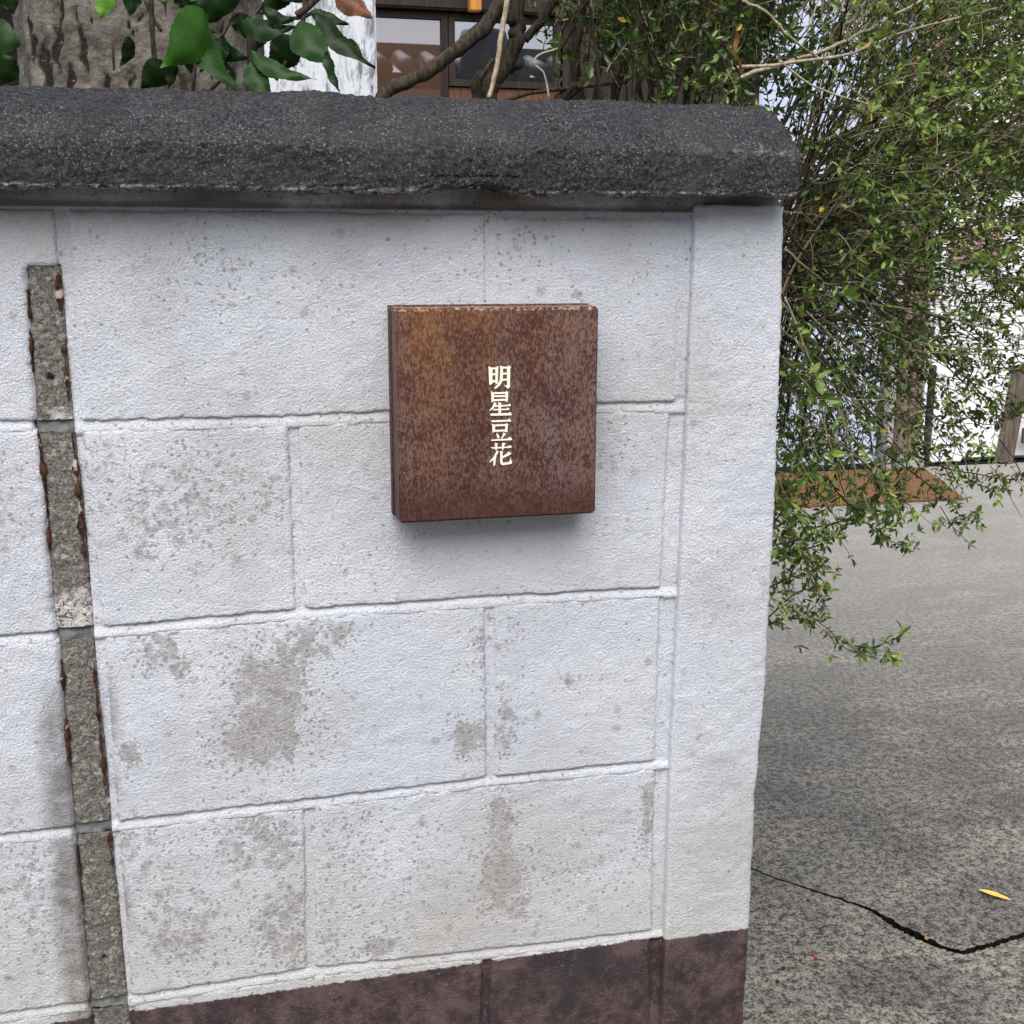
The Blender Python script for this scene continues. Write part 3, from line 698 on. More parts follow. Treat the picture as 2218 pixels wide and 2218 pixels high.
# sliding door, posts and panels to the right
dz = 2.55
dr = part('door', M['bluewhite'], house, X(1300, 885), X(1674, 600)-.0, FY+.03, FY+.07, G+.03, dz, b=.003)
for f_ in (.33, .66): part('mullion', M['bluewhite'], dr, lerp(X(1300), X(1672), f_)-.012, lerp(X(1300), X(1672), f_)+.012, FY+.018, FY+.029, G+.04, dz-.01)
part('sill', M['black'], house, X(1300, 885), X(1680, 600), FY-.0, FY+.12, G, G+.028)
part('post', M['stone'], house, X(1679, 700), X(1690, 700), FY-.02, FY+.1, G, dz)
part('post', M['brownpost'], house, X(1691, 700), X(1734, 700), FY-.05, FY+.1, G+.09, dz, b=.006)
part('footing', M['stone'], house, X(1687, 870), X(1731, 870), FY-.07, FY+.1, G, G+.088, b=.008)
part('trim', M['metal'], house, X(1735, 700), X(1741, 700), FY-.03, FY+.08, G, dz)
part('panel', M['white'], house, X(1742, 700), X(1753, 700), FY, FY+.09, G+.02, dz, b=.004)
part('trim', M['metal'], house, X(1754, 760), X(1761, 760), FY-.01, FY+.09, G, Z(1757, 690), b=.002).data.materials[0] = mat_simple('dark_strip', (.05, .05, .055))
part('panel', M['white'], house, X(1762, 700), X(1832, 700), FY+.02, FY+.09, G+.02, dz, b=.004)
part('panel', M['white'], house, X(1833, 700), X(1990, 700), FY+.035, FY+.09, G+.035, dz, b=.004)
part('sill', M['black'], house, X(1742, 700), 7.0, FY+.01, FY+.11, G, G+.008)
part('beam', M['pinkwood'], house, X(1795, 460), X(1885, 460), FY-.04, FY+.02, Z(1830, 490), Z(1830, 430), b=.005)
for i in range(9):
    z = Z(1860, 330)+i*.03; part('louvre', M['brownpost'], house, X(1800, 230), X(1950, 230), FY-.03, FY+.02, z, z+.02)
part('post', M['pinkwood'], house, X(1741, 50), X(1762, 50), FY-.06, FY-.001, Z(1750, 110), dz, b=.004)
part('panel', M['bluewhite'], house, X(1704, 50), X(1740, 50), FY-.08, FY-.052, Z(1750, 110), dz)
part('panel', M['dkwood'], house, X(1500, 470), X(1688, 470), FY-.02, FY+.02, Z(1600, 520), Z(1600, 340), b=.004)  # guessed dark panel, added in place of the dense brown stem tangle
# weathered white wall left of the window
sw = MB(); c0, c1 = at(470, 100, 3.0), at(711, 100, 3.0)
sw.box(c0.x, c1.x, 3.0, 3.16, G, 2.4, b=.008)
tag(sw.build('garden_wall', M['stain_wall']), 'white garden wall streaked with black mildew behind the dark green leaves', 'wall')
# opposite house, seen only in the window glass
nb = tag(empty('opposite_house', (3, -5.5, G)), 'house with a dark tiled roof mirrored faintly in the window glass', 'house')
def mir(u, v, Yv): p = at(u, v, Yv); return Vector((p.x, 2*FY-Yv, p.z))
e = mir(860, 92, 14.); t_ = mir(900, 76, 14.)
part('wall', M['nwall'], nb, e.x-6, e.x+6, e.y-3, e.y-.2, G, e.z-.45)
part('eave', M['dkwood'], nb, e.x-6.3, e.x+6.3, e.y-3.2, e.y+.05, e.z-.445, e.z-.3, b=.02)
tl = MB()
for i in range(36):
    x = e.x-6+i*.34; tl.tube([(x, e.y+.16, e.z-.28), (x, e.y-1.0, e.z+.02)], .11, 8)
tl.build('roof', M['tile'], nb, True)
part('ridge', M['tile'], nb, e.x-6.3, e.x+6.3, e.y-1.3, e.y-.95, e.z+.0, e.z+.2, b=.05)
for u_ in (905,):
    p = mir(u_, 95, 14.); g_ = MB(); g_.tube([(p.x, p.y+.22, p.z-.4), (p.x, p.y+.22, p.z-.05), (p.x, p.y+.22, p.z+.08), (p.x, p.y+.22, p.z+.18)], [.34, .26, .30, .27], 12); g_.build('chimney', M['tile'], nb, True)

# door mat
a, b, c_, d_ = Vector((2.2, 3.79, G)), Vector((3.60, 3.775, G)), Vector((3.885, 4.56, G)), Vector((2.45, 4.575, G))
mt = MB(); top = [a, b, c_, d_]; z1 = Vector((0, 0, .016)); z0_ = Vector((0, 0, .003)); n = 24; edge = []
for p, q in zip(top, top[1:]+top[:1]):
    for i in range(n): r_ = p.lerp(q, i/n); edge.append(r_+Vector((.005*nz(r_.x*20, r_.y*20), .005*nz(r_.x*20, 5+r_.y*20), 0)))
cen = sum(top, Vector())/4; N = len(edge)
V = [p+z0_ for p in edge]+[p+z1*.8 for p in edge]+[p.lerp(cen, .012)+z1 for p in edge]+[cen+z1]
F = [(i, (i+1) % N, N+(i+1) % N, N+i) for i in range(N)]+[(N+i, N+(i+1) % N, 2*N+(i+1) % N, 2*N+i) for i in range(N)]+[(2*N+i, 2*N+(i+1) % N, 3*N) for i in range(N)]
tag(obj('door_mat', V, F, M['mat']), 'brown coir door mat on the concrete before the house', 'door mat')

# bench at the right edge
bf = atz(1893, 874); YB = bf.y
bench = tag(empty('bench', (bf.x+.6, YB+.15, G)), 'weathered wooden bench leg and rail at the far right by the white panels', 'bench')
def beamq(name, p, q, w, d, mat, par, b=.004):
    p, q = Vector(p), Vector(q); t = (q-p).normalized(); s = Vector((0, 1, 0)); wv = t.cross(s).normalized()
    V = [c+wv*sx*w/2+s*sy*d/2 for c in (p, q) for sx, sy in ((-1, -1), (1, -1), (1, 1), (-1, 1))]
    bm = bmesh.new(); vs = [bm.verts.new(v) for v in V]
    for f in ((0, 1, 2, 3), (7, 6, 5, 4), (0, 4, 5, 1), (1, 5, 6, 2), (2, 6, 7, 3), (3, 7, 4, 0)): bm.faces.new([vs[i] for i in f])
    bmesh.ops.recalc_face_normals(bm, faces=bm.faces[:]); bmesh.ops.bevel(bm, geom=bm.edges[:], offset=b, segments=1, affect='EDGES'); bm.verts.index_update()
    o = obj(name, [v.co.copy() for v in bm.verts], [[v.index for v in f.verts] for f in bm.faces], mat, par); bm.free(); return o
t1 = at(1926, 700, YB)
for dy in (0, .42):
    beamq('leg', (bf.x, YB+dy, G+.004), (t1.x, YB+dy, t1.z), .085, .06, M['wood'], bench)
    beamq('leg', (bf.x+1.35, YB+dy, G+.004), (bf.x+1.3, YB+dy, t1.z), .085, .06, M['wood'], bench)
z1_ = at(1910, 806, YB).z; z2_ = at(1910, 835, YB).z
beamq('rail', (bf.x+.075, YB-.045, (z1_+z2_)/2), (bf.x+1.36, YB-.045, (z1_+z2_)/2), z1_-z2_, .03, M['wood'], bench)
for i in range(4): part('seat_slat', M['wood'], bench, bf.x+.0, bf.x+1.4, YB-.02+i*.115, YB+.08+i*.115, t1.z+.0, t1.z+.03, b=.004)

# ------------------------------------------------------------------ tree trunk behind the wall
tree = tag(empty('tree', (.06, .43, G)), 'thick pale trunk with dark cracked bark rising behind the left coping', 'tree')
CR = []
for u, v, l, w in [(105, 90, 60, 15), (82, 120, 70, 20), (160, 95, 60, 12), (218, 120, 30, 6), (255, 70, 30, 6), (135, 150, 40, 14), (195, 160, 30, 10), (250, 158, 25, 14), (110, 10, 70, 10), (305, 10, 40, 8), (60, 60, 80, 8), (178, 30, 30, 6), (270, 40, 14, 4), (145, 20, 60, 7), (340, 170, 30, 6), (420, 60, 30, 6), (400, 130, 40, 6), (230, 60, 14, 4), (450, 150, 40, 10)]:
    c = at(u, v, .34); CR.append((c.x, c.z, l/1700., w/2300.))
def crackv(x, z):
    s = 0; wv = .010*nz(x*22, z*30, 4)+.004*nz(x*90, z*90, 3)
    for cx, cz, l, w in CR:
        d = math.hypot((x+wv-cx)/w, (z-cz)/l)
        if d < 1.4: s = max(s, sm(1.4, .3, d)*.85)
    if z > 1.05 or z < .85: s = max(s, .8*sm(.35, .7, noise.noise(Vector((x*40, 3, z*14)))))
    return s
V = []; A = []; NA = 220; zs = [lerp(G-.03, .86, i/60) for i in range(60)]+[lerp(.86, 1.1, i/110) for i in range(110)]+[lerp(1.1, 3.2, i/80) for i in range(81)]
for z in zs:
    r0 = .148-.022*sm(.3, 3, z)+.05*sm(.15, -.4, z)
    for i in range(NA):
        an = 2*math.pi*i/NA; dx, dy = math.cos(an), math.sin(an)
        cx = .064-.01*(z-.95)
        x = cx+dx*r0; y = .46+dy*r0
        c = crackv(x, z) if dy < .3 else max(0, noise.noise(Vector((x*30, y*30, z*8))))
        r_ = r0*(1+.05*noise.noise(Vector((dx*2, dy*2, z*2.2))))+.004*noise.noise(Vector((x*30, y*30, z*14)))-.005*c+.0015*noise.noise(Vector((x*120, y*120, z*60)))
        V.append((cx+dx*r_, .46+dy*r_, z)); A.append(c)
F = [(j*NA+i, j*NA+(i+1) % NA, (j+1)*NA+(i+1) % NA, (j+1)*NA+i) for j in range(len(zs)-1) for i in range(NA)]
obj('trunk', V, F, M['bark'], tree, True, {'crack': A})

# ------------------------------------------------------------------ broad leaved shrub against the trunk
bush = tag(empty('broad_leaved_shrub', (.28, .25, G)), 'glossy dark green serrated leaves hanging over the coping by the trunk', 'shrub')
def bigleaf(base, tip, w, Y0, Y1, mat, droop=.12, roll=.3, fold=.35, seed=0, tint=None, bend=0.):
    kx = .383
    p0 = at(base[0]*kx, base[1]*kx, Y0); p1 = at(tip[0]*kx, tip[1]*kx, Y1); ax = p1-p0; L = ax.length
    view = (p0-CC).normalized(); side = ax.cross(view).normalized(); nrm = side.cross(ax).normalized()
    side = (side*math.cos(roll)+nrm*math.sin(roll)).normalized(); nrm = ax.cross(side).normalized()*-1
    W_ = w*kx/1500.*.86; n = 22; V = []
    for j in range(n+1):
        t = j/n; c = p0+ax*t+nrm*(-1)*L*droop*math.sin(math.pi*t)+side*L*bend*math.sin(math.pi*t)
        hw = W_*.5*(math.sin(math.pi*min(1, t*1.02)**.78)**.9 if 0 < t < 1 else 0)*(1-.25*t-.25*t**4)+.0004
        ser = 1+.035*((j % 2)*2-1)*(0 < t < .95)
        wav = .004*math.sin(t*16+seed)*.4
        for s in (-1, -.5, 0, .5, 1):
            q = c+side*hw*s*(ser if abs(s) == 1 else 1)+nrm*(abs(s)*hw*fold + (wav*abs(s) if s > 0 else -wav*abs(s)))
            if abs(s) == .5: q += nrm*.0019*math.cos(j*math.pi)*(1 if t < .9 else 0)
            V.append(q)
    F = [(j*5+i, j*5+i+1, j*5+i+6, j*5+i+5) for j in range(n) for i in range(4)]
    o = obj('leaf', V, F, mat, bush, True); return o
for i, (b_, t_, w, Y0, Y1, dr_, ro, bd) in enumerate([
    ((530, -60), (487, 102), 100, .20, .18, .05, .2, 0), ((655, -60), (640, 85), 95, .24, .24, .05, -.2, 0), ((1000, 40), (790, 335), 235, .18, .15, .1, .3, .08),
    ((1180, -60), (1000, 105), 120, .2, .2, .1, .2, 0), ((1030, 175), (1195, 455), 150, .2, .16, .10, .5, -.22), ((1090, 160), (985, 355), 130, .24, .24, .05, -.3, .1),
    ((850, 330), (690, 445), 150, .2, .2, .05, .2, -.1), ((858, 290), (828, 445), 70, .17, .16, .05, .5, 0), ((1240, 300), (1350, 490), 130, .19, .17, .1, .3, -.12),
    ((1180, 110), (1460, 130), 130, .22, .2, .1, .5, -.15), ((1460, 190), (1320, 350), 190, .26, .26, .1, .2, 0), ((1230, 255), (1558, 390), 95, .19, .16, .05, .5, -.12),
    ((1470, 105), (1655, 330), 190, .2, .17, .12, .3, -.12), ((1610, 250), (1682, 478), 62, .17, .15, .05, .6, -.08), ((1560, 60), (1850, 335), 120, .22, .18, .08, .5, -.12),
    ((1530, 55), (1720, 120), 80, .23, .22, .05, .4, -.05), ((-90, 175), (115, 215), 190, .14, .12, .1, .2, 0), ((1290, 30), (1470, 92), 70, .2, .2, .1, .3, -.2),
    ((930, 240), (940, 370), 75, .25, .25, .05, .1, 0), ((1450, -70), (1260, 70), 120, .27, .27, .1, .2, 0), ((1180, 60), (1210, 190), 120, .27, .27, .05, .1, 0),
    ((1010, 150), (1240, 290), 110, .25, .24, .05, -.2, -.15), ((1380, 250), (1390, 365), 110, .28, .28, .05, .1, 0), ((60, 280), (-30, 430), 140, .2, .2, .1, .1, 0), ((800, -30), (835, 15), 40, .15, .15, 0, .2, 0),
    ((1100, 80), (920, 10), 120, .26, .26, .05, .1, 0), ((1300, 120), (1240, 260), 110, .29, .29, .05, .1, 0), ((1700, 190), (1790, 290), 60, .22, .2, .05, .2, 0),
    ((640, 180), (590, 330), 75, .25, .25, .05, .3, .1), ((1080, 280), (1130, 470), 85, .26, .24, .05, .4, .1), ((880, -40), (930, 60), 90, .26, .26, .05, .2, 0), ((1560, 120), (1600, 260), 80, .25, .24, .08, .4, .1), ((1330, -60), (1560, 10), 90, .26, .24, .05, .3, 0), ((20, -60), (70, 70), 110, .16, .16, .1, .2, 0)]):
    bigleaf(b_, t_, w, Y0, Y1, mat_leaf('broad_leaf_%d' % i, [(0, c0) for c0 in [[(.006, .020, .005), (.009, .032, .007), (.028, .10, .010), (.015, .052, .010), (.12, .29, .035)][4 if i in (0, 24) else (2 if i in (2,) else (3 if i in (4, 8, 11, 12, 16) else i % 2))]]]+[(1, (.03, .05, .02))], .30, .10, spec=.13), dr_, ro, .3, i, bend=bd)
bigleaf((1655, -25), (1838, 92), 130, .2, .18, M['deadleaf'], .1, .5, .5, 3)
st = MB()
for pts, r in [([(745, -40), (750, 150), (765, 345)], .0028), ([(715, 0), (750, 80), (795, 155)], .002), ([(965, 235), (958, 350), (948, 480)], .002), ([(1130, 350), (1070, 410), (1000, 480)], .0024), ([(1460, 75), (1510, 40), (1600, -50)], .004),
               ([(1500, -40), (1500, 60), (1490, 110)], .0025), ([(1410, 300), (1360, 395)], .0018), ([(860, 320), (900, 400), (930, 480)], .0022), ([(1240, 100), (1245, 300), (1235, 490)], .006), ([(1020, 165), (960, 230), (880, 310)], .0016), ([(1280, 60), (1460, 90), (1560, 50)], .002), ([(1150, 60), (1090, 180), (1000, 200)], .002)]:
    P = spline([at(x*.383, y*.383, .24) for x, y in pts], 5); m_ = MB(); m_.tube(P, r, 6, rough=.2); m_.build('stem', M['stem'], bush, True)
for x in (.22, .27, .33):
    m_ = MB(); m_.tube(spline([(x+.02, .3, G-.02), (x-.01, .28, .2), (x, .26, .6), (x+.005, .25, .9)], 6), [.009-.0001*i for i in range(19)], 7, rough=.2); m_.build('stem', M['stem'], bush, True)

# ------------------------------------------------------------------ small leaved shrub spilling past the end of the wall
shrub = tag(empty('small_leaved_shrub', (.75, .45, G)), 'tangled small leaved green shrub arching past the right end of the wall', 'shrub')
rg = random.Random(11)
LV = MB(); TW = MB(); near = []                              # leaves, twigs, and the nearest leaves kept apart
def leaf(p, d, up, L, w, tint, keep=False):
    d = d.normalized(); s = d.cross(up); s = s.normalized() if s.length > 1e-4 else d.orthogonal().normalized(); n = s.cross(d)
    cl = rg.uniform(-.25, .25)
    pts = [p, p+d*L*.35+s*w*.5+n*L*.05, p+d*L*.72+s*w*.38+n*L*.03, p+d*L+n*L*cl*.4, p+d*L*.72-s*w*.38+n*L*.03, p+d*L*.35-s*w*.5+n*L*.05, p+d*L*.35-n*L*.06, p+d*L*.72-n*L*.06+n*L*cl*.15]
    f = [(0, 1, 6), (1, 2, 7, 6), (2, 3, 7), (3, 4, 7), (4, 5, 6, 7), (5, 0, 6)]
    if keep and len(near) < 260: near.append((pts, f, tint)); return
    LV.add(pts, f, tint)
def rv(s=1.): return Vector((rg.gauss(0, s), rg.gauss(0, s), rg.gauss(0, s)))
def spray(p, d, L, tmean=.45, dens=1., keep=False, r=.0008, lsz=1., pale=.25):
    """a twig with opposite leaf pairs and a tuft at the tip"""
    n = max(3, int(L/.011/max(.5, 1))); pts = [p.copy()]; dd = d.normalized()
    for i in range(n):
        dd = (dd+rv(.14)+Vector((0, 0, -.02))).normalized(); pts.append(pts[-1]+dd*L/n)
    TW.tube(pts, [r*(1-.6*i/n) for i in range(n+1)], 4, rg.uniform(0, 1) if rg.random() > pale else 1, cap=False)
    up = (Vector((0, -.3, 1))+rv(.5)).normalized(); ph = rg.uniform(0, 6)
    for i in range(1, n+1):
        if rg.random() > .85*dens and i < n: continue
        t = (pts[i]-pts[i-1]).normalized(); s = t.orthogonal().normalized(); s = Matrix.Rotation(ph+i*1.57, 3, t) @ s
        nl = 2 if i < n else 4
        for k in range(nl):
            q = Matrix.Rotation(k*2*math.pi/nl, 3, t) @ s
            dr2 = (q*rg.uniform(.6, 1.1)+t*rg.uniform(.3, .9)+rv(.18))
            sz = lsz*rg.uniform(.55, 1.25)*(1.15 if i == n else 1); l = .0118*sz
            tn = min(.94, max(0, rg.gauss(tmean+(.28 if i >= n-1 else 0), .23)))
            if rg.random() < .012: tn = 1.
            leaf(pts[i], dr2, (up+rv(.4)), l, l*rg.uniform(.36, .5), tn, keep)
    return pts
# how thick the foliage stands, on a coarse grid over the shrub (columns every 100, rows every 100)
DEN = {0: [.25, .5, .75, .9, 1, 1, .9, .8, 1, 1], 100: [.05, .35, .8, 1, 1, .42, .8, .9, 1, 1], 200: [0, 0, .3, .8, .9, .12, .45, .9, 1, 1], 300: [0, 0, 0, 0, .3, .3, .95, .95, 1, 1],
       400: [0, 0, 0, 0, .5, .8, 1, 1, .85, .8], 500: [0, 0, 0, 0, .5, .9, 1, .95, .6, .6], 600: [0, 0, 0, 0, .5, .8, 1, .95, .5, .48], 700: [0, 0, 0, 0, .5, .85, .85, .6, .26, .2],
       800: [0, 0, 0, 0, .5, .62, .55, .34, .12, .05], 900: [0, 0, 0, 0, .3, .22, .2, .14, .04, .01], 1000: [0, 0, 0, 0, .3, .3, .05, .01, 0, 0], 1100: [0, 0, 0, 0, .15, .12, .0, 0, 0, 0], 1200: [0]*10, 1300: [0]*10}
def den(u, v):
    if v < 0: v = 0
    if u > 1900: u = 1900
    if u < 1000 or v > 1290: return 0
    i = min(8, int((u-1000)//100)); j = int(v//100)*100; fu = (u-1000-i*100)/100; fv = (v-j)/100
    a, b = DEN[j], DEN[j+100]; return lerp(lerp(a[i], a[i+1], fu), lerp(b[i], b[i+1], fu), fv)
def src_dir(u, v, Y):                                        # stems fan out from behind the end of the wall
    S0 = (1330+rg.gauss(0, 40), 480+rg.gauss(0, 70)) if u > 1380 else (u-60+rg.gauss(0, 80), 420)
    if u > 1500 and v > 760: S0 = (1430+rg.gauss(0, 50), 500+rg.gauss(0, 80))
    du, dv = u-S0[0], v-S0[1]; l = math.hypot(du, dv)+1e-6
    a = at(u, v, Y); b = at(u+du/l*100, v+dv/l*100, Y+rg.gauss(.0, .045)); return (b-a).normalized()
cnt = 0
while cnt < 4500:
    u, v = rg.uniform(1000, 2060), rg.uniform(-120, 1240)
    if rg.random() > den(u, v)**1.1: continue
    if v > 195 and u < 1440: continue
    Y = rg.triangular(.12, 1.05, .35) if u > 1480 or v < 150 else rg.uniform(.22, .75)
    if u < 1500: Y = rg.uniform(.24, .75)
    if v > 800: Y = rg.uniform(.15, .6)
    p = at(u, v, Y)
    if p.x < .715 and p.y < .20 and p.z < .92: continue
    upper = v < 330 and u < 1560
    tm = .24 if upper else (.48 if u < 1700 else .56)
    if v > 330 and v < 650 and u < 1640: tm = .30
    if rg.random() < .35*(1 if u < 1700 and v < 650 else .3): tm -= .15
    spray(p, src_dir(u, v, Y)+rv(.38), rg.uniform(.04, .10), tm, .85, r=.0007, lsz=.92 if not upper else 1.12, pale=.02 if upper else .25)
    cnt += 1
# fine leafless stems that make the brown tangle
for i in range(1500):
    u, v = rg.uniform(1030, 2000), rg.uniform(-60, 900)
    if rg.random() > den(u, v): continue
    if v > 190 and u < 1450: continue
    Y = rg.uniform(.25, 1.05); p = at(u, v, Y); d = src_dir(u, v, Y)+rv(.12); pts = [p]; n = 9; L = rg.uniform(.08, .3 if v < 480 else .13)
    if p.x < .72 and p.y < .2: continue
    for j in range(n): d = (d.normalized()+rv(.07)+Vector((0, 0, -.012))); pts.append(pts[-1]+d.normalized()*L/n)
    TW.tube(pts, [lerp(rg.uniform(.0008, .0016), .0006, j/n) for j in range(n+1)], 4, rg.random()*(.8 if u > 1480 else .25), cap=False)
# long fanning stems, each a part
def stem(uvY, r0, r1, mat='stem', n=7, k=6):
    P = spline([at(u, v, Y) for u, v, Y in uvY], n); N_ = len(P)-1
    P = [p+Vector((nz(i*.6, r0*999, 1), nz(i*.6, r0*999, 7), nz(i*.6, r0*999, 3)))*min(.0035, r0*1.3) for i, p in enumerate(P)]
    m_ = MB(); m_.tube(P, [lerp(r0, r1, i/N_) for i in range(N_+1)], k, rough=.22); m_.build('stem', M[mat], shrub, True); return P
for i in range(34):
    v0 = rg.uniform(250, 640); ang = rg.gauss(58, 13); L = rg.uniform(450, 760); Y0 = rg.uniform(.35, .7); Y1 = Y0+rg.gauss(.05, .15)
    u0 = 1455+rg.uniform(-20, 120); bow = rg.gauss(0, 25)
    P = [(u0+L*t*math.cos(R(ang))+bow*math.sin(math.pi*t), v0-L*t*math.sin(R(ang))+.12*L*t*t, lerp(Y0, Y1, t)) for t in (0, .33, .66, 1)]
    stem([(u0-60, v0+250, Y0)]+P, rg.uniform(.0016, .0032), .0009, 'palestem' if rg.random() < .22 else 'stem')
for i in range(22):
    v0 = rg.uniform(450, 700); ang = rg.uniform(-62, 5); L = rg.uniform(200, 430); Y0 = rg.uniform(.2, .55)
    u0 = 1445+rg.uniform(0, 90)
    P = [(u0+L*t*math.cos(R(ang)), v0-L*t*math.sin(R(ang))+.16*L*t*t, Y0+.03*t) for t in (0, .4, .75, 1)]
    if P[-1][1] > 860: continue
    pp = stem([(u0-50, v0-60, Y0)]+P, .0016, .0007, 'palestem' if rg.random() < .4 else 'stem')
for pts, r0, r1, mm in [
    ([(1380, 130, .2), (1590, 105, .2), (1700, 62, .22), (1885, 14, .25)], .0022, .0012, 'palestem'), ([(1390, 150, .22), (1555, 95, .22), (1640, 55, .22), (1790, -30, .25)], .0026, .0016, 'palestem'),
    ([(1400, 2, .2), (1450, 25, .2), (1490, 70, .2), (1570, 130, .22), (1650, 205, .22)], .0018, .0009, 'palestem'), ([(1470, 115, .2), (1540, 165, .2), (1650, 200, .2), (1700, 225, .2)], .0014, .0008, 'palestem'),
    ([(1520, 60, .2), (1560, -40, .2)], .0012, .0008, 'palestem'), ([(1560, 240, .3), (1700, 60, .3), (1770, -60, .3)], .0022, .0015, 'stem'),
    ([(1500, 640, .2), (1590, 790, .22), (1612, 880, .22), (1640, 960, .22), (1690, 1040, .22)], .0014, .0007, 'palestem'), ([(1480, 560, .2), (1545, 730, .2), (1560, 820, .2), (1600, 900, .2)], .0014, .0007, 'palestem'),
    ([(1500, 780, .2), (1640, 880, .25), (1700, 960, .25)], .0010, .0006, 'palestem'), ([(1540, 700, .3), (1640, 790, .3), (1720, 860, .3), (1760, 900, .3)], .0012, .0006, 'palestem'),
    ([(1600, 640, .3), (1680, 645, .3), (1760, 650, .32), (1860, 660, .35), (1960, 655, .35)], .0016, .001, 'palestem'), ([(1480, 470, .3), (1600, 560, .3), (1750, 590, .3), (1932, 640, .3)], .0018, .001, 'palestem'),
    ([(1500, 740, .24), (1560, 900, .22), (1620, 955, .22)], .0011, .0006, 'palestem')]:
    stem(pts, r0, r1, mm)
# thick limbs over the wall, in front of the window
def limb(uvY, rr, ground=None, mat='stem'):
    P = spline([at(u, v, Y) for u, v, Y in uvY], 8)
    if ground: P = spline([Vector(ground), P[0].lerp(Vector(ground), .4)+Vector((.02, 0, 0)), P[0]], 8)[:-1]+P
    N_ = len(P)-1; f_ = lambda i: rr[0]+(rr[1]-rr[0])*max(0, (i-(16 if ground else 0)))/max(1, N_-(16 if ground else 0))
    P = [p+Vector((nz(i*.45, rr[0]*500, 1), 0, nz(i*.45, 3, rr[0]*700)))*rr[0]*.35 for i, p in enumerate(P)]
    m_ = MB(); m_.tube(P, [f_(i)*(1+.16*nz(i*.5, rr[0]*300)) for i in range(N_+1)], 14, rough=.09); m_.build('stem', M[mat], shrub, True)
limb([(712, 215, .36), (735, 170, .36), (800, 140, .36), (870, 88, .36), (925, 38, .36), (962, -30, .36)], (.0078, .0095), (.46, .4, G))
limb([(920, 220, .40), (925, 165, .40), (955, 118, .40), (975, 70, .40), (972, 20, .40), (968, -40, .40)], (.0115, .0105), (.56, .42, G))
limb([(900, 200, .41), (905, 150, .41), (945, 135, .41), (985, 120, .4)], (.008, .007))
limb([(922, 185, .33), (938, 120, .33), (948, 50, .33), (962, -20, .33)], (.0028, .0034), None, 'palestem')
limb([(905, 150, .36), (918, 130, .36), (930, 112, .36)], (.003, .003))
limb([(1050, 200, .42), (1100, 155, .42), (1150, 100, .42), (1180, 40, .42), (1200, -40, .42)], (.006, .005), (.62, .42, G))
limb([(1040, 205, .38), (1060, 180, .38), (1082, 158, .38)], (.007, .006), None, 'stem')
limb([(1090, 210, .45), (1085, 120, .45), (1095, 30, .45), (1110, -40, .45)], (.007, .006), (.63, .45, G))
limb([(990, 75, .45), (1020, 40, .45), (1060, -20, .45)], (.006, .006))
limb([(1052, 92, .33), (1015, 105, .33), (1010, 122, .33), (1027, 140, .33), (1036, 185, .33)], (.0014, .0012), None, 'palestem')
limb([(925, 200, .34), (1000, 176, .36), (1090, 165, .38), (1180, 155, .4)], (.0028, .0022), None, 'stem')
for i in range(26):
    u = rg.uniform(1085, 1390); Y = rg.uniform(.26, .7); l = rg.uniform(-60, 75)
    limb([(u, 225, Y), (u+l*.5, 110, Y), (u+l, 20, Y+.02), (u+l*1.3, -60, Y)], (rg.uniform(.0012, .0048), .0012), (at(u, 225, Y).x*.9+.06, Y, G) if i % 3 == 0 else None, 'stem')
for i in range(40):                                          # dense low stems behind the end of the wall
    v0 = rg.uniform(200, 420); u0 = rg.uniform(1440, 1500); Y = rg.uniform(.3, .75)
    ang = rg.uniform(25, 80); L = rg.uniform(150, 420)
    P = spline([at(u0-40, v0+260, Y), at(u0, v0+120, Y), at(u0+L*.5*math.cos(R(ang)), v0+120-L*.5*math.sin(R(ang)), Y), at(u0+L*math.cos(R(ang)), v0+120-L*math.sin(R(ang)), Y+.05)], 6)
    TW.tube(P, [lerp(.0022, .0009, j/(len(P)-1)) for j in range(len(P))], 5, rg.random()*.7, cap=False)
# drooping shoots picked out against the paving and the white panels
def shoot(pts, Y, sz=1., tm=.5, side=.55, keep=True, mat='stem', dens=.8):
    P = spline([at(u, v, Y+.02*i) for i, (u, v) in enumerate(pts)], 7); m_ = MB(); m_.tube(P, [lerp(.0013, .0006, i/(len(P)-1)) for i in range(len(P))], 5); m_.build('stem', M[mat], shrub, True)
    for i in range(2, len(P)):
        t = (P[i]-P[i-1]).normalized()
        if rg.random() < side*.6:
            s = (t*.7+rv(.6)).normalized(); spray(P[i], s, rg.uniform(.012, .035), tm, .9, keep, .0006, .85*sz)
        if rg.random() < dens:
            s = t.orthogonal(); s = Matrix.Rotation(rg.uniform(0, 6), 3, t) @ s
            for k_ in (-1, 1): leaf(P[i], s*k_+t*.5+rv(.2), Vector((0, -.3, 1))+rv(.5), .012*sz*rg.uniform(.7, 1.2), .0052*sz*rg.uniform(.8, 1.2), min(.94, max(0, rg.gauss(tm, .15))), keep)
    spray(P[-1], (P[-1]-P[-2]), .014*sz, tm+.2, 1, keep, .0006, 1.15*sz)
shoot([(1440, 1120), (1500, 1150), (1555, 1188), (1600, 1225), (1672, 1245)], .16, 1.05, .55, .25, mat='palestem', dens=.35)
shoot([(1590, 1212), (1640, 1222), (1690, 1205)], .2, 1.2, .6, .3, dens=.6)
shoot([(1440, 1185), (1475, 1168), (1530, 1165), (1560, 1130)], .17, .9, .45, .4)
shoot([(1440, 1175), (1500, 1120), (1540, 1110)], .16, .9, .45, .5)
shoot([(1448, 1110), (1490, 1090), (1535, 1080)], .17, 1.05, .5, .45)
shoot([(1448, 1030), (1520, 1015), (1580, 985), (1630, 985), (1660, 1010), (1700, 1030)], .17, 1.05, .52, .7)
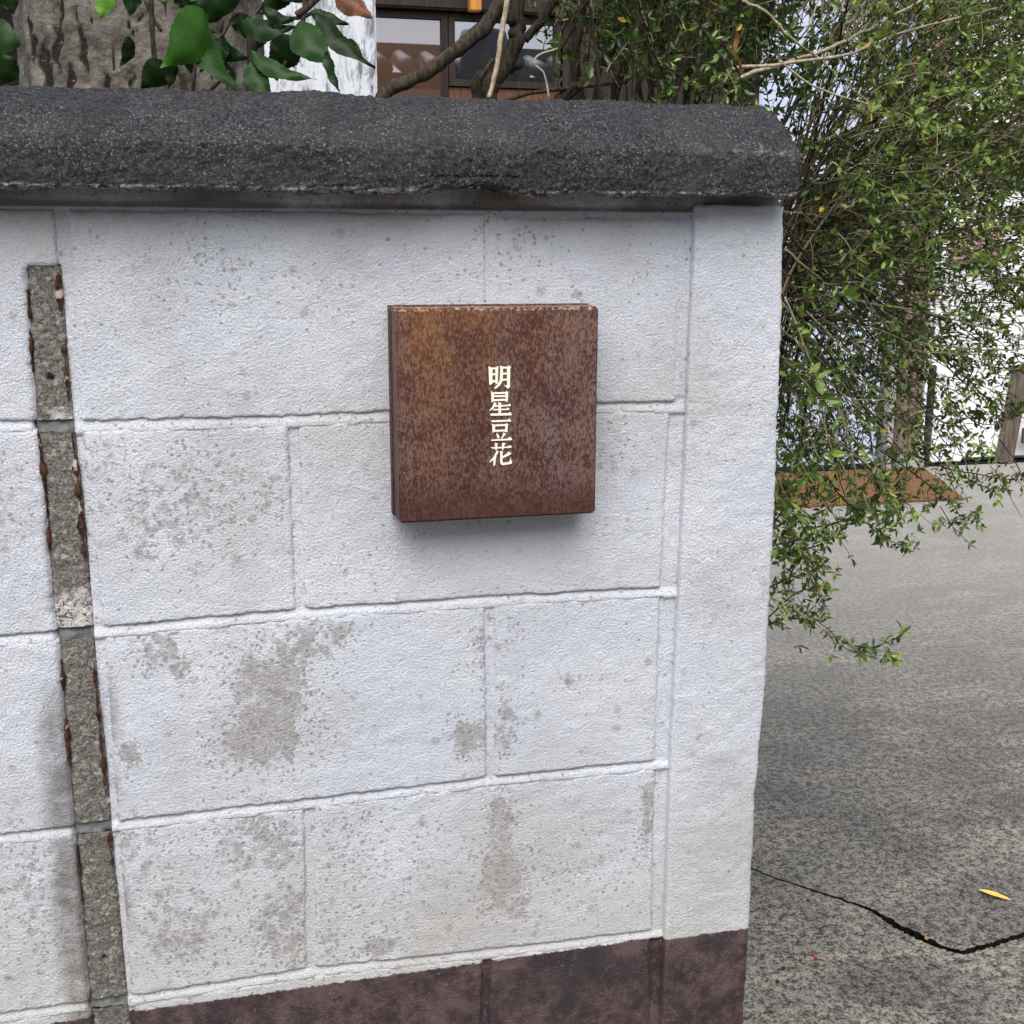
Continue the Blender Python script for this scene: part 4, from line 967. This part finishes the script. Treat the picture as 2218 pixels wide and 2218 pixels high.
shoot([(1445, 1045), (1500, 1040), (1560, 1022), (1600, 990)], .19, .95, .45, .7)
shoot([(1445, 1010), (1480, 960), (1520, 930), (1560, 920)], .2, .95, .45, .7)
shoot([(1560, 900), (1600, 950), (1650, 970), (1680, 960)], .18, 1.3, .62, .6)
shoot([(1660, 850), (1720, 890), (1770, 930), (1800, 955), (1815, 985)], .35, 1., .5, .6)
shoot([(1815, 980), (1840, 968)], .36, 1., .5, .3); shoot([(1810, 985), (1790, 988)], .36, 1.3, .62, 0, dens=.2)
shoot([(1730, 860), (1790, 885), (1850, 895), (1900, 905), (1940, 890)], .4, 1., .5, .5)
shoot([(1800, 890), (1840, 910), (1870, 925)], .4, 1., .45, .4)
shoot([(1700, 690), (1760, 720), (1830, 790), (1880, 800), (1905, 785)], .45, 1.1, .35, .8)
shoot([(1740, 760), (1790, 800), (1850, 770)], .45, 1.1, .35, .9); shoot([(1720, 830), (1760, 850), (1800, 835)], .4, 1., .35, .6)
shoot([(1780, 640), (1830, 720), (1880, 760), (1932, 770)], .5, 1.1, .42, .7); shoot([(1740, 650), (1800, 680), (1860, 690), (1940, 700)], .5, 1.1, .4, .8)
shoot([(1620, 860), (1650, 900), (1660, 935), (1640, 950)], .25, 1., .5, .5); shoot([(1690, 880), (1700, 920), (1690, 950)], .28, .9, .35, .5)
shoot([(1250, 120), (1300, 160), (1345, 215)], .1, 1., .42, .5); shoot([(1350, 60), (1390, 130), (1410, 190)], .12, 1., .5, .6); shoot([(1230, 90), (1260, 170), (1240, 200)], .12, 1.1, .3, .8); shoot([(1310, 30), (1370, 130), (1408, 222)], .08, 1., .62, .4)
for i in range(46):                                          # bigger leaves close to the wall edge
    v = rg.uniform(560, 1010); u = 1452+rg.uniform(0, 62)-(v-560)*.035; Y = rg.uniform(.17, .28)
    spray(at(u, v, Y), src_dir(u, v, Y)*.4+rv(.5)+Vector((.3, -.2, -.3)), rg.uniform(.025, .06), .55, .8, False, .0009, 1.55)
# light sprays growing toward the viewer on the upper right
for i in range(170):
    u, v = rg.uniform(1560, 1960), rg.uniform(-20, 560); Y = rg.uniform(.12, .45); spray(at(u, v, Y), src_dir(u, v, Y)+rv(.5)+Vector((0, -.3, .1)), rg.uniform(.03, .07), .70, .9, False, .0007, 1.05)
fo = LV.build('foliage', M['leaf'], shrub, False, 'tint'); tag(fo, kind='stuff')
k = NT('twig_bark', .85, .2); v_ = k.attr('tint'); k.color(k.mix(k.ramp(v_, .1, 1.), (.050, .034, .02), (.30, .235, .15))); tm_ = k.m
tw = TW.build('twigs', tm_, shrub, False, 'tint'); tag(tw, kind='stuff')
for pts, f, tn in near: obj('leaf', pts, f, M['leaf'], shrub, False, {'tint': [tn]*len(pts)})
# withered orange leaf caught in the shrub
dl = MB(); c = at(1395, 60, .14)
V = []
for j in range(13):
    t = j/12; p = at(1388+10*t+4*math.sin(t*9), 52+88*t, .14); w = .0029*math.sin(math.pi*min(1, t*.95+.05))*(1+.5*nz(j*.9, 4))+.0006
    for s in (-1, -.3, .4, 1): V.append(p+Vector((s*w*(1+.3*nz(j, s*3)), .004*abs(s)+.004*nz(j*.8, s*2), .002*nz(j*1.3, s))))
F = [(j*4+i, j*4+i+1, j*4+i+5, j*4+i+4) for j in range(12) for i in range(3)]
tag(obj('dead_leaf', V, F, M['orangeleaf'], None, True), 'long curled orange dead leaf caught among the small green leaves above coping', 'dead leaf')

# ------------------------------------------------------------------ litter on the paving
def litter_leaf():
    p0, p1 = atz(1845, 1679, G+.004), atz(1908, 1700, G+.003); ax = p1-p0; s = Vector((-ax.y, ax.x, 0)).normalized(); V = []
    for j in range(15):
        t = j/14; w = .0072*math.sin(math.pi*t)**.8+.0004 if 0 < t < 1 else .0004
        c = p0.lerp(p1, t)+s*(-.004)*math.sin(math.pi*t)+Vector((0, 0, .002))
        for k_ in (-1, 0, 1): V.append(c+s*w*k_+Vector((0, 0, .0035*abs(k_)*math.sin(math.pi*t))))
    return obj('fallen_leaf', V, [(j*3+i, j*3+i+1, j*3+i+4, j*3+i+3) for j in range(14) for i in range(2)], M['yellow'], None, True)
tag(litter_leaf(), 'narrow curled yellow leaf fallen on the grey concrete', 'fallen leaf')
def berry(u, v, r, mat, label, cat='berry', group=None):
    p = atz(u, v, G+r); bm = bmesh.new(); bmesh.ops.create_icosphere(bm, subdivisions=2, radius=r)
    for q in bm.verts: q.co *= 1+.08*nz(q.co.x*400, q.co.y*400, q.co.z*400)
    bm.verts.index_update()
    o = obj('berry', [q.co+p for q in bm.verts], [[q.index for q in f.verts] for f in bm.faces], mat, None, True); bm.free()
    tag(o, label, cat, group)
berry(1539, 1808, .0033, M['red'], 'small shiny red berry lying on the paving', group='berries on the paving')
berry(1525, 1699, .0028, M['blackberry'], 'tiny black berry nearest the crack in the paving', group='berries on the paving')
berry(1479, 1826, .003, M['blackberry'], 'tiny black berry between the red berry and the wall, upper of the pair', group='berries on the paving')
berry(1467, 1852, .0032, M['blackberry'], 'tiny black berry nearest the brown wall base, lower of the pair', group='berries on the paving')
berry(1748, 1770, .0035, mat_simple('tan_nut', (.45, .2, .1), .5, .4), 'small tan seed lodged in the wide part of the crack', 'seed')
